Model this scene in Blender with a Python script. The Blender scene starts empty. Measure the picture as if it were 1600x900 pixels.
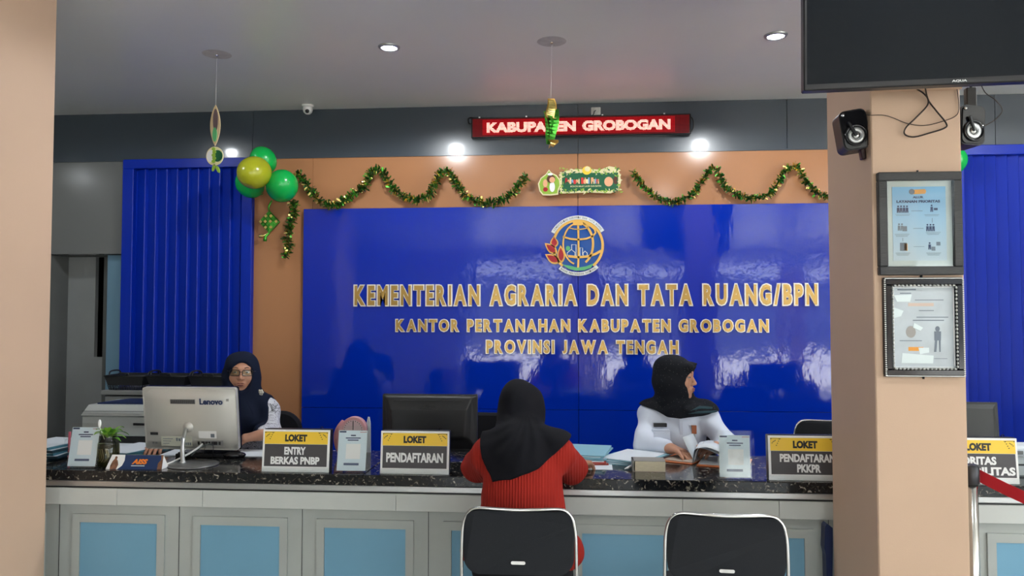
import bpy, math, random
import numpy as np
from mathutils import Vector, Matrix, Euler, noise as mnoise

S = bpy.context.scene
COL = S.collection
PI = math.pi
rad = math.radians

# ------------------------------------------------------------------ camera
PITCH, YAW, FPX, CAMH = rad(2.15), rad(4.6), 1200.0, 1.5
cam_data = bpy.data.cameras.new('camera')
cam_data.sensor_width = 36.0
cam_data.lens = 36.0 * FPX / 1600.0
cam_data.clip_start = 0.05
cam = bpy.data.objects.new('camera', cam_data)
cam.location = (0, 0, CAMH)
cam.rotation_euler = (PI / 2 + PITCH, 0, YAW)
COL.objects.link(cam)
S.camera = cam

# ------------------------------------------------------------------ world / light / exposure
world = bpy.data.worlds.new('world')
S.world = world
world.use_nodes = True
wn = world.node_tree.nodes
wl = world.node_tree.links
wn.clear()
wo = wn.new('ShaderNodeOutputWorld')
wb = wn.new('ShaderNodeBackground')
wb.inputs['Color'].default_value = (0.86, 0.94, 1.0, 1)   # even bright overcast sky
wb.inputs['Strength'].default_value = 6.0
wl.new(wb.outputs[0], wo.inputs[0])
S.view_settings.view_transform = 'Standard'
S.view_settings.look = 'None'
S.view_settings.gamma = 1.0
S.view_settings.exposure = 0.22
S.view_settings.use_curve_mapping = False
S.cycles.use_denoising = True
S.cycles.max_bounces = 7
S.cycles.diffuse_bounces = 4
S.cycles.glossy_bounces = 4
S.cycles.transmission_bounces = 5
S.cycles.transparent_max_bounces = 6
S.cycles.caustics_reflective = False
S.cycles.caustics_refractive = False
S.cycles.sample_clamp_indirect = 6.0


sun = bpy.data.lights.new('sun', 'SUN'); sun.energy = 27.0; sun.angle = rad(1.5); sun.color = (1.0, 0.96, 0.90)
sun_o = bpy.data.objects.new('sun', sun); COL.objects.link(sun_o)
sun_o.rotation_euler = (rad(32), 0, rad(14))     # high sun behind the entrance front


def portal(loc, rot, sx, sy):
    # sampling portal at a real opening: gives off no light of its own
    l = bpy.data.lights.new('window_portal', 'AREA')
    l.shape = 'RECTANGLE'; l.size = sx; l.size_y = sy
    l.cycles.is_portal = True
    o = bpy.data.objects.new('window_portal', l)
    o.location = loc; o.rotation_euler = rot
    COL.objects.link(o)


portal((2.4, -6.02, 1.35), (PI / 2, 0, 0), 9.4, 2.7)
portal((7.02, -1.4, 1.6), (PI / 2, 0, PI / 2), 6.0, 2.0)

# ------------------------------------------------------------------ pixel helpers (photo pixels -> world points)
def ray(px, py):
    x = (px - 800) / FPX; z = (450 - py) / FPX; y = 1.0
    y, z = y * math.cos(PITCH) - z * math.sin(PITCH), y * math.sin(PITCH) + z * math.cos(PITCH)
    x, y = x * math.cos(YAW) - y * math.sin(YAW), x * math.sin(YAW) + y * math.cos(YAW)
    return x, y, z
def P(px, py, Y):
    x, y, z = ray(px, py); t = Y / y
    return Vector((x * t, Y, CAMH + z * t))
def PZ(px, py, Z):
    x, y, z = ray(px, py); t = (Z - CAMH) / z
    return Vector((x * t, y * t, Z))
def PX(px, py, X):
    x, y, z = ray(px, py); t = X / x
    return Vector((X, y * t, CAMH + z * t))

# ------------------------------------------------------------------ materials
MATS = {}
def srgb(r, g, b):
    f = lambda c: (c / 255 / 12.92) if c / 255 <= 0.04045 else ((c / 255 + 0.055) / 1.055) ** 2.4
    return (f(r), f(g), f(b))
def mat(name, col, rough=0.5, metal=0.0, coat=0.0, bump=0.0, bscale=60.0, var=0.0, vscale=6.0, trans=0.0, emit=None, estr=0.0, ior=1.45, sheen=0.0, stretch=None, coatr=0.05):
    if name in MATS: return MATS[name]
    m = bpy.data.materials.new(name); m.use_nodes = True
    nt = m.node_tree; b = nt.nodes['Principled BSDF']
    b.inputs['Base Color'].default_value = (*col, 1)
    b.inputs['Roughness'].default_value = rough
    b.inputs['Metallic'].default_value = metal
    b.inputs['Coat Weight'].default_value = coat
    b.inputs['Coat Roughness'].default_value = coatr
    b.inputs['Transmission Weight'].default_value = trans
    b.inputs['IOR'].default_value = ior
    b.inputs['Sheen Weight'].default_value = sheen
    b.inputs['Specular IOR Level'].default_value = 0.5 if rough < 0.55 else 0.22
    if emit:
        b.inputs['Emission Color'].default_value = (*emit, 1)
        b.inputs['Emission Strength'].default_value = estr
    tc = nt.nodes.new('ShaderNodeTexCoord')
    src = tc.outputs['Object']
    if stretch:
        mp = nt.nodes.new('ShaderNodeMapping'); mp.inputs['Scale'].default_value = stretch
        nt.links.new(src, mp.inputs[0]); src = mp.outputs[0]
    if var:
        n = nt.nodes.new('ShaderNodeTexNoise'); n.inputs['Scale'].default_value = vscale; n.inputs['Detail'].default_value = 5
        nt.links.new(src, n.inputs['Vector'])
        r = nt.nodes.new('ShaderNodeMapRange'); r.inputs['From Min'].default_value = 0.3; r.inputs['From Max'].default_value = 0.7
        r.inputs['To Min'].default_value = 1 - var; r.inputs['To Max'].default_value = 1 + var
        nt.links.new(n.outputs['Fac'], r.inputs['Value'])
        h = nt.nodes.new('ShaderNodeHueSaturation'); h.inputs['Color'].default_value = (*col, 1)
        nt.links.new(r.outputs[0], h.inputs['Value']); nt.links.new(h.outputs[0], b.inputs['Base Color'])
    if bump:
        n2 = nt.nodes.new('ShaderNodeTexNoise'); n2.inputs['Scale'].default_value = bscale; n2.inputs['Detail'].default_value = 3
        nt.links.new(src, n2.inputs['Vector'])
        bp = nt.nodes.new('ShaderNodeBump'); bp.inputs['Strength'].default_value = bump; bp.inputs['Distance'].default_value = 0.01
        nt.links.new(n2.outputs['Fac'], bp.inputs['Height']); nt.links.new(bp.outputs[0], b.inputs['Normal'])
    MATS[name] = m
    return m
def nodes_of(m): return m.node_tree.nodes, m.node_tree.links, m.node_tree.nodes['Principled BSDF']

M_peach = mat('peach_wall_paint', (0.62, 0.435, 0.312), 0.55, bump=0.04, bscale=180, var=0.03, vscale=2.0)
M_cream_wall = mat('cream_wall_paint', (0.72, 0.66, 0.56), 0.6, var=0.02)
M_ceil = mat('ceiling_paint', (0.84, 0.845, 0.81), 0.30, bump=0.02, bscale=3, var=0.04, vscale=0.8)
M_slate = mat('slate_composite_panel', (0.042, 0.056, 0.072), 0.28, coat=0.4, coatr=0.08, bump=0.05, bscale=1.4)
M_greywall = mat('grey_composite_panel', (0.155, 0.16, 0.155), 0.17, bump=0.04, bscale=1.5)
M_greypaint = mat('grey_wall_paint', (0.26, 0.27, 0.27), 0.6, var=0.04)
M_darkgrey = mat('dark_grey_wall_paint', (0.12, 0.125, 0.12), 0.6, var=0.05)
M_tan = mat('tan_composite_panel', (0.42, 0.195, 0.09), 0.17, bump=0.10, bscale=1.6)
M_bluepaint = mat('blue_louvre_paint', (0.0003, 0.021, 0.35), 0.38, bump=0.05, bscale=5)
M_bluepaint.node_tree.nodes['Principled BSDF'].inputs['Specular IOR Level'].default_value = 0.3
M_steelblue = mat('pale_blue_frame_paint', (0.15, 0.28, 0.38), 0.45)
M_black = mat('matte_black', (0.006, 0.006, 0.008), 0.6)
M_void = mat('room_darkness_black', (0.01, 0.01, 0.012), 0.9)
M_floor = mat('floor_tile_ceramic', (0.62, 0.60, 0.56), 0.25, var=0.04)
M_out = mat('exterior_concrete', (0.60, 0.60, 0.585), 0.8, var=0.25, vscale=0.5)
M_outwall = mat('exterior_wall_paint', (0.15, 0.16, 0.18), 0.8, var=0.3, vscale=0.35)
M_leafout = mat('exterior_foliage', (0.04, 0.07, 0.03), 0.8, var=0.4, vscale=2)
M_white = mat('white_plastic', (0.78, 0.78, 0.77), 0.4)
M_offwhite = mat('offwhite_plastic', (0.62, 0.62, 0.58), 0.4)
M_blackpl = mat('black_plastic', (0.013, 0.013, 0.015), 0.38, bump=0.03, bscale=300)
M_glosspl = mat('gloss_black_plastic', (0.010, 0.010, 0.012), 0.12)
M_chrome = mat('chrome', (0.75, 0.75, 0.74), 0.14, metal=1)
M_alu = mat('brushed_aluminium', (0.52, 0.53, 0.53), 0.34, metal=0.85)
M_steel = mat('stainless_steel', (0.62, 0.62, 0.60), 0.2, metal=1)
M_panel = mat('grey_laminate', (0.44, 0.47, 0.45), 0.38, var=0.05, vscale=3, bump=0.01)
M_board = mat('pale_grey_laminate', (0.60, 0.625, 0.60), 0.35, var=0.04, vscale=3)
M_inset = mat('sky_blue_laminate', (0.185, 0.40, 0.56), 0.35, var=0.04, vscale=2)
M_gold = mat('brass_gold_letter', (0.50, 0.31, 0.085), 0.25, metal=0.55)
M_rim = mat('pale_acrylic_rim', (0.78, 0.75, 0.66), 0.2, metal=0.2)
M_logogold = mat('emblem_gold', (0.80, 0.46, 0.10), 0.35)
M_logowhite = mat('emblem_white', (0.74, 0.76, 0.74), 0.35)
M_logored = mat('emblem_red', (0.38, 0.014, 0.022), 0.3)
M_logogreen = mat('emblem_green', (0.10, 0.42, 0.17), 0.35)
M_logoblue = mat('emblem_blue', (0.003, 0.07, 0.32), 0.3)
M_ink = mat('black_ink', (0.02, 0.02, 0.022), 0.5)
M_yellow = mat('yellow_print', (0.95, 0.62, 0.05), 0.4)
M_char = mat('charcoal_print', (0.070, 0.065, 0.070), 0.45)
M_paper = mat('white_paper', (0.70, 0.75, 0.79), 0.6, bump=0.02)
M_print = mat('white_print', (0.90, 0.90, 0.89), 0.4)
M_glass = mat('clear_glass', (0.92, 0.96, 0.95), 0.03, trans=1.0, ior=1.45)
M_acrylic = mat('clear_acrylic', (0.90, 0.95, 0.95), 0.05, trans=0.95, ior=1.3)
M_skin = mat('light_brown_skin', (0.52, 0.26, 0.165), 0.5, bump=0.02, bscale=400, var=0.06, vscale=12)
M_skin2 = mat('medium_brown_skin', (0.50, 0.245, 0.155), 0.48, bump=0.02, bscale=400, var=0.06, vscale=12)
M_lip = mat('dark_rose_lips', (0.27, 0.07, 0.06), 0.4)
M_brow = mat('brow_hair', (0.07, 0.04, 0.028), 0.7)
M_eyew = mat('eye_white', (0.28, 0.24, 0.22), 0.35)
M_iris = mat('dark_brown_iris', (0.02, 0.01, 0.008), 0.1)
M_hijabblk = mat('black_headscarf_cloth', (0.006, 0.006, 0.009), 0.85, bump=0.15, bscale=500)
M_hijabnavy = mat('navy_headscarf_cloth', (0.005, 0.009, 0.025), 0.85, bump=0.12, bscale=500)
M_skirt = mat('black_skirt_cloth', (0.015, 0.015, 0.018), 0.8)
M_shoe = mat('black_shoe_leather', (0.01, 0.01, 0.01), 0.35)
M_darkcloth = mat('charcoal_vinyl', (0.017, 0.019, 0.023), 0.6, bump=0.12, bscale=350)
M_officeblk = mat('black_mesh_fabric', (0.010, 0.010, 0.013), 0.75, bump=0.3, bscale=500)
M_red = mat('red_belt_webbing', (0.40, 0.012, 0.02), 0.6, bump=0.1, bscale=300)

# granite with pale and brown flecks
M_granite = mat('black_fleck_granite', (0.012, 0.013, 0.014), 0.10)
n_, l_, b_ = nodes_of(M_granite)
tc = n_.new('ShaderNodeTexCoord')
v1 = n_.new('ShaderNodeTexVoronoi'); v1.inputs['Scale'].default_value = 85
ns = n_.new('ShaderNodeTexNoise'); ns.inputs['Scale'].default_value = 55; ns.inputs['Detail'].default_value = 4; ns.inputs['Distortion'].default_value = 1.0
cr = n_.new('ShaderNodeValToRGB')
e = cr.color_ramp.elements
e[0].position = 0.56; e[0].color = (0.010, 0.011, 0.013, 1); e[1].position = 0.70; e[1].color = (0.42, 0.39, 0.33, 1)
x = cr.color_ramp.elements.new(0.61); x.color = (0.075, 0.062, 0.045, 1)
l_.new(tc.outputs['Object'], ns.inputs['Vector']); l_.new(ns.outputs['Fac'], cr.inputs[0]); l_.new(cr.outputs[0], b_.inputs['Base Color'])

# glossy blue sign sheet with the slight waviness of composite panels
M_sign = mat('glossy_blue_panel', (0.0003, 0.022, 0.36), 0.07, ior=1.62)
n_, l_, b_ = nodes_of(M_sign)
tc = n_.new('ShaderNodeTexCoord'); mp = n_.new('ShaderNodeMapping'); mp.inputs['Scale'].default_value = (1.2, 1, 0.7)
n1 = n_.new('ShaderNodeTexNoise'); n1.inputs['Scale'].default_value = 2.2; n1.inputs['Detail'].default_value = 5; n1.inputs['Roughness'].default_value = 0.55
bp = n_.new('ShaderNodeBump'); bp.inputs['Strength'].default_value = 0.11; bp.inputs['Distance'].default_value = 0.04
l_.new(tc.outputs['Object'], mp.inputs[0]); l_.new(mp.outputs[0], n1.inputs['Vector']); l_.new(n1.outputs['Fac'], bp.inputs['Height']); l_.new(bp.outputs[0], b_.inputs['Normal'])

def led_material(name, col, strength, base):
    m = mat(name, base, 0.6)
    n_, l_, b_ = nodes_of(m)
    tc = n_.new('ShaderNodeTexCoord'); sp = n_.new('ShaderNodeSeparateXYZ'); l_.new(tc.outputs['Object'], sp.inputs[0])
    outs = []
    for ax in ('X', 'Z'):
        a = n_.new('ShaderNodeMath'); a.operation = 'MULTIPLY'; a.inputs[1].default_value = 1 / 0.0102; l_.new(sp.outputs[ax], a.inputs[0])
        f = n_.new('ShaderNodeMath'); f.operation = 'FRACT'; l_.new(a.outputs[0], f.inputs[0])
        s = n_.new('ShaderNodeMath'); s.operation = 'SUBTRACT'; s.inputs[1].default_value = 0.5; l_.new(f.outputs[0], s.inputs[0])
        q = n_.new('ShaderNodeMath'); q.operation = 'ABSOLUTE'; l_.new(s.outputs[0], q.inputs[0])
        c = n_.new('ShaderNodeMath'); c.operation = 'LESS_THAN'; c.inputs[1].default_value = 0.36; l_.new(q.outputs[0], c.inputs[0])
        outs.append(c)
    mu = n_.new('ShaderNodeMath'); mu.operation = 'MULTIPLY'; l_.new(outs[0].outputs[0], mu.inputs[0]); l_.new(outs[1].outputs[0], mu.inputs[1])
    m2 = n_.new('ShaderNodeMath'); m2.operation = 'MULTIPLY'; m2.inputs[1].default_value = strength; l_.new(mu.outputs[0], m2.inputs[0])
    b_.inputs['Emission Color'].default_value = (*col, 1); l_.new(m2.outputs[0], b_.inputs['Emission Strength'])
    return m
M_ledon = led_material('lit_led_dots', (1.0, 0.40, 0.32), 3.0, (0.02, 0.0, 0.0))
M_leddim = led_material('dim_led_dots', (1.0, 0.01, 0.02), 0.16, (0.012, 0.003, 0.004))
M_ledhalo = led_material('led_halo_glow', (1.0, 0.004, 0.015), 0.5, (0.02, 0.0, 0.0))

# ribbed knit
M_knit = mat('brick_red_ribbed_knit', (0.36, 0.022, 0.014), 0.85)
n_, l_, b_ = nodes_of(M_knit)
tc = n_.new('ShaderNodeTexCoord'); wv = n_.new('ShaderNodeTexWave'); wv.wave_type = 'BANDS'; wv.bands_direction = 'X'
wv.inputs['Scale'].default_value = 28; wv.inputs['Distortion'].default_value = 0.4
bp = n_.new('ShaderNodeBump'); bp.inputs['Strength'].default_value = 0.55; bp.inputs['Distance'].default_value = 0.004
l_.new(tc.outputs['Object'], wv.inputs['Vector']); l_.new(wv.outputs['Fac'], bp.inputs['Height']); l_.new(bp.outputs[0], b_.inputs['Normal'])
# uniform shirt
M_shirt = mat('pale_grey_uniform_cloth', (0.70, 0.75, 0.86), 0.75, bump=0.15, bscale=400)
# printed sleeve
M_batik = mat('white_sleeve_with_dark_sketch_print', (0.6, 0.61, 0.63), 0.7)
n_, l_, b_ = nodes_of(M_batik)
tc = n_.new('ShaderNodeTexCoord'); na = n_.new('ShaderNodeTexNoise'); na.inputs['Scale'].default_value = 13; na.inputs['Detail'].default_value = 2; na.inputs['Distortion'].default_value = 2.2
cr = n_.new('ShaderNodeValToRGB'); e = cr.color_ramp.elements
e[0].position = 0.30; e[0].color = (0.62, 0.63, 0.66, 1); e[1].position = 0.70; e[1].color = (0.64, 0.65, 0.68, 1)
for p_, c_ in ((0.43, 0.64), (0.445, 0.05), (0.465, 0.40), (0.485, 0.64), (0.545, 0.64), (0.56, 0.05), (0.575, 0.64)):
    q = e.new(p_); q.color = (c_, c_, c_ * 1.08, 1)
l_.new(tc.outputs['Object'], na.inputs['Vector']); l_.new(na.outputs['Fac'], cr.inputs[0]); l_.new(cr.outputs[0], b_.inputs['Base Color'])
# dotted headscarf
M_hijabdot = mat('black_headscarf_with_pale_specks', (0.013, 0.014, 0.017), 0.85)
n_, l_, b_ = nodes_of(M_hijabdot)
tc = n_.new('ShaderNodeTexCoord'); v = n_.new('ShaderNodeTexVoronoi'); v.inputs['Scale'].default_value = 75
cr = n_.new('ShaderNodeValToRGB'); e = cr.color_ramp.elements; e[0].position = 0.10; e[0].color = (0.09, 0.09, 0.085, 1); e[1].position = 0.17; e[1].color = (0.011, 0.012, 0.016, 1)
l_.new(tc.outputs['Object'], v.inputs['Vector']); l_.new(v.outputs['Distance'], cr.inputs[0]); l_.new(cr.outputs[0], b_.inputs['Base Color'])

# ------------------------------------------------------------------ object helpers
def link(name, me, parent=None, loc=None):
    o = bpy.data.objects.new(name, me)
    COL.objects.link(o)
    if parent is not None: o.parent = parent
    if loc is not None: o.location = loc
    return o
def thing(name, label, cat, loc=(0, 0, 0), rotz=0.0, group=None):
    o = link(name, None); o.location = loc; o.rotation_euler = (0, 0, rotz)
    o.empty_display_size = 0.05
    o['label'] = label; o['category'] = cat
    if group: o['group'] = group
    return o
def tag(o, label, cat, group=None):
    o['label'] = label; o['category'] = cat
    if group: o['group'] = group
    return o
def relabel(o, label): o['label'] = label; return o
def copy_tree(o, parent=None):
    c = o.copy(); COL.objects.link(c); c.parent = parent
    for ch in list(o.children): copy_tree(ch, c)
    return c

class MB:
    """collects vertices and faces; T transforms what is added"""
    def __init__(s): s.v = []; s.f = []; s.m = []; s.sm = []; s.T = Matrix.Identity(4); s.mi = 0; s.smooth = False
    def add(s, vs, fs, smooth=None):
        o = len(s.v); s.v += [s.T @ Vector(v) for v in vs]; s.f += [tuple(i + o for i in f) for f in fs]
        s.m += [s.mi] * len(fs); s.sm += [s.smooth if smooth is None else smooth] * len(fs); return s
    def box(s, a, b, bev=0.0):
        x0, y0, z0 = [min(a[i], b[i]) for i in range(3)]; x1, y1, z1 = [max(a[i], b[i]) for i in range(3)]
        if bev <= 0:
            s.add([(x0, y0, z0), (x1, y0, z0), (x1, y1, z0), (x0, y1, z0), (x0, y0, z1), (x1, y0, z1), (x1, y1, z1), (x0, y1, z1)],
                  [(0, 3, 2, 1), (4, 5, 6, 7), (0, 1, 5, 4), (1, 2, 6, 5), (2, 3, 7, 6), (3, 0, 4, 7)])
        else:
            d = bev
            vs = []
            for (cx, cy, cz) in [(i, j, k) for k in (0, 1) for j in (0, 1) for i in (0, 1)]:
                X = (x0, x1)[cx]; Y = (y0, y1)[cy]; Z = (z0, z1)[cz]; sx = d if cx == 0 else -d; sy = d if cy == 0 else -d; sz = d if cz == 0 else -d
                vs += [(X, Y + sy, Z + sz), (X + sx, Y, Z + sz), (X + sx, Y + sy, Z)]
            I = lambda i, j, k, a: (k * 4 + j * 2 + i) * 3 + a
            fs = []
            for i in (0, 1): f = [I(i, 0, 0, 0), I(i, 1, 0, 0), I(i, 1, 1, 0), I(i, 0, 1, 0)]; fs.append(f if i else f[::-1])
            for j in (0, 1): f = [I(0, j, 0, 1), I(1, j, 0, 1), I(1, j, 1, 1), I(0, j, 1, 1)]; fs.append(f[::-1] if j else f)
            for k in (0, 1): f = [I(0, 0, k, 2), I(1, 0, k, 2), I(1, 1, k, 2), I(0, 1, k, 2)]; fs.append(f if k else f[::-1])
            for j in (0, 1):
                for k in (0, 1): fs.append([I(0, j, k, 1), I(1, j, k, 1), I(1, j, k, 2), I(0, j, k, 2)][::(1 if (j == 0) == (k == 1) else -1)])
            for i in (0, 1):
                for k in (0, 1): fs.append([I(i, 0, k, 0), I(i, 1, k, 0), I(i, 1, k, 2), I(i, 0, k, 2)][::(1 if (i == 1) == (k == 1) else -1)])
            for i in (0, 1):
                for j in (0, 1): fs.append([I(i, j, 0, 0), I(i, j, 1, 0), I(i, j, 1, 1), I(i, j, 0, 1)][::(1 if (i == 0) == (j == 0) else -1)])
            for i in (0, 1):
                for j in (0, 1):
                    for k in (0, 1):
                        f = [I(i, j, k, 0), I(i, j, k, 1), I(i, j, k, 2)]; fs.append(f[::(1 if (i + j + k) % 2 else -1)])
            s.add(vs, fs)
        return s
    def prism(s, poly, y0, y1):
        """poly in (x,z), extruded along y; counter-clockwise seen from -y"""
        n = len(poly)
        ar = sum(poly[i][0] * poly[(i + 1) % n][1] - poly[(i + 1) % n][0] * poly[i][1] for i in range(n))
        if ar < 0: poly = poly[::-1]
        y0, y1 = min(y0, y1), max(y0, y1)
        vs = [(p[0], y0, p[1]) for p in poly] + [(p[0], y1, p[1]) for p in poly]
        fs = [tuple(range(n)), tuple(range(2 * n - 1, n - 1, -1))] + [(i, i + n, (i + 1) % n + n, (i + 1) % n) for i in range(n)]
        return s.add(vs, fs, False)
    def lathe(s, prof, n=24, c=(0, 0, 0), axis='z', cap=True, smooth=True):
        vs = []
        for r, h in prof:
            for i in range(n):
                a = 2 * PI * i / n; u, w = r * math.cos(a), r * math.sin(a)
                vs.append({'z': (c[0] + u, c[1] + w, c[2] + h), 'y': (c[0] + u, c[1] + h, c[2] + w), 'x': (c[0] + h, c[1] + u, c[2] + w)}[axis])
        fs = [(k * n + i, k * n + (i + 1) % n, (k + 1) * n + (i + 1) % n, (k + 1) * n + i) for k in range(len(prof) - 1) for i in range(n)]
        if axis == 'y': fs = [f[::-1] for f in fs]
        s.add(vs, fs, smooth)
        if cap:
            o = len(s.v) - len(vs)
            b0, b1 = tuple(range(o, o + n)), tuple(range(o + (len(prof) - 1) * n, o + len(prof) * n))
            for q, r in ((b0[::-1], prof[0][0]), (b1, prof[-1][0])):
                if r > 1e-6: s.f.append(q if axis != 'y' else q[::-1]); s.m.append(s.mi); s.sm.append(False)
        return s
    def cyl(s, c, r, h, n=20, axis='z', r2=None): return s.lathe([(r, 0), (r if r2 is None else r2, h)], n, c, axis)
    def ell(s, c, r, n=20, m=12):
        if not hasattr(r, '__len__'): r = (r, r, r)
        T = s.T; s.T = T @ Matrix.Translation(c) @ Matrix.Diagonal((r[0], r[1], r[2], 1))
        s.lathe([(max(1e-4, math.sin(PI * k / m)), -math.cos(PI * k / m)) for k in range(m + 1)], n, cap=False); s.T = T
        return s
    def tube(s, pts, r, n=8, cyc=False, cap=True):
        pts = [Vector(p) for p in pts]; N = len(pts); rs = r if hasattr(r, '__len__') else [r] * N
        vs = []; up = None
        for i, p in enumerate(pts):
            a = pts[(i - 1) % N] if (cyc or i > 0) else p; b = pts[(i + 1) % N] if (cyc or i < N - 1) else p
            t = (b - a).normalized()
            if up is None: up = t.orthogonal().normalized()
            up = (up - t * up.dot(t))
            up = up.normalized() if up.length > 1e-5 else t.orthogonal().normalized()
            w = t.cross(up)
            for k in range(n):
                q = 2 * PI * k / n; vs.append(p + (up * math.cos(q) + w * math.sin(q)) * rs[i])
        R = N if cyc else N - 1
        fs = [(i * n + k, i * n + (k + 1) % n, ((i + 1) % N) * n + (k + 1) % n, ((i + 1) % N) * n + k) for i in range(R) for k in range(n)]
        s.add(vs, fs, True)
        if cap and not cyc:
            o = len(s.v) - len(vs)
            s.f += [tuple(range(o, o + n))[::-1], tuple(range(o + (N - 1) * n, o + N * n))]; s.m += [s.mi] * 2; s.sm += [False] * 2
        return s
    def mesh(s, name, mats):
        me = bpy.data.meshes.new(name); me.from_pydata([tuple(v) for v in s.v], [], s.f)
        for m in (mats if isinstance(mats, (list, tuple)) else [mats]): me.materials.append(m)
        me.polygons.foreach_set('material_index', s.m); me.polygons.foreach_set('use_smooth', s.sm); me.update()
        return me
    def build(s, name, mats, parent=None, w=False, kind=None):
        """w: vertices were given in world space, take the (unrotated) parents' place off"""
        if w:
            off = Vector((0, 0, 0)); p = parent
            while p is not None: off += p.location; p = p.parent
            s.v = [v - off for v in s.v]
        o = link(name, s.mesh(name, mats), parent)
        if kind: o['kind'] = kind
        return o
def struct(name, mb, m, parent=None):
    o = mb.build(name, m, parent); o['kind'] = 'structure'; return o
def box_part(name, a, b, m, parent, bev=0.0, w=False): return MB().box(a, b, bev).build(name, m, parent, w)

def catmull(pts, n=6, cyc=False):
    pts = [Vector(p) for p in pts]; N = len(pts); out = []
    g = (lambda i: pts[i % N]) if cyc else (lambda i: pts[max(0, min(N - 1, i))])
    for i in range(N if cyc else N - 1):
        a, b, c, d = g(i - 1), g(i), g(i + 1), g(i + 2)
        for k in range(n):
            t = k / n
            out.append(0.5 * (2 * b + (c - a) * t + (2 * a - 5 * b + 4 * c - d) * t * t + (3 * b - a - 3 * c + d) * t ** 3))
    if not cyc: out.append(pts[-1])
    return out
def rounded(x0, z0, x1, z1, r, n=5):
    out = []
    for cx, cz, a in ((x1 - r, z0 + r, -90), (x1 - r, z1 - r, 0), (x0 + r, z1 - r, 90), (x0 + r, z0 + r, 180)):
        for k in range(n + 1):
            q = rad(a + 90 * k / n); out.append((cx + r * math.cos(q), cz + r * math.sin(q)))
    return out

# text as real mesh, standing in the x-z plane and facing -y
_tc = {}
def text_raw(s_, off, ext):
    key = (s_, off, ext)
    if key not in _tc:
        cu = bpy.data.curves.new('t', 'FONT'); cu.body = s_; cu.size = 1.0; cu.offset = off; cu.extrude = ext; cu.resolution_u = 3
        ob = bpy.data.objects.new('t', cu); COL.objects.link(ob)
        dg = bpy.context.evaluated_depsgraph_get(); me = ob.evaluated_get(dg).to_mesh()
        vs = [tuple(v.co) for v in me.vertices]; fs = [tuple(p.vertices) for p in me.polygons]
        ob.evaluated_get(dg).to_mesh_clear()
        bpy.data.objects.remove(ob); bpy.data.curves.remove(cu)
        xs = [v[0] for v in vs]; ys = [v[1] for v in vs]
        _tc[key] = (vs, fs, min(xs), max(xs), min(ys), max(ys))
    return _tc[key]
def text_mb(s_, x0, x1, z0, z1, y, depth=0.0008, off=0.02, shear=0.0, mb=None):
    vs, fs, a, b, c, d = text_raw(s_, off, 0.5)
    mb = mb or MB()
    sx = (x1 - x0) / (b - a); sz = (z1 - z0) / (d - c)
    mb.add([(x0 + (v[0] - a) * sx + (v[1] - c) * sz * shear, y - v[2] * depth * 2 * 0.5 - depth * 0.5, z0 + (v[1] - c) * sz) for v in vs], fs, False)
    return mb
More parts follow.
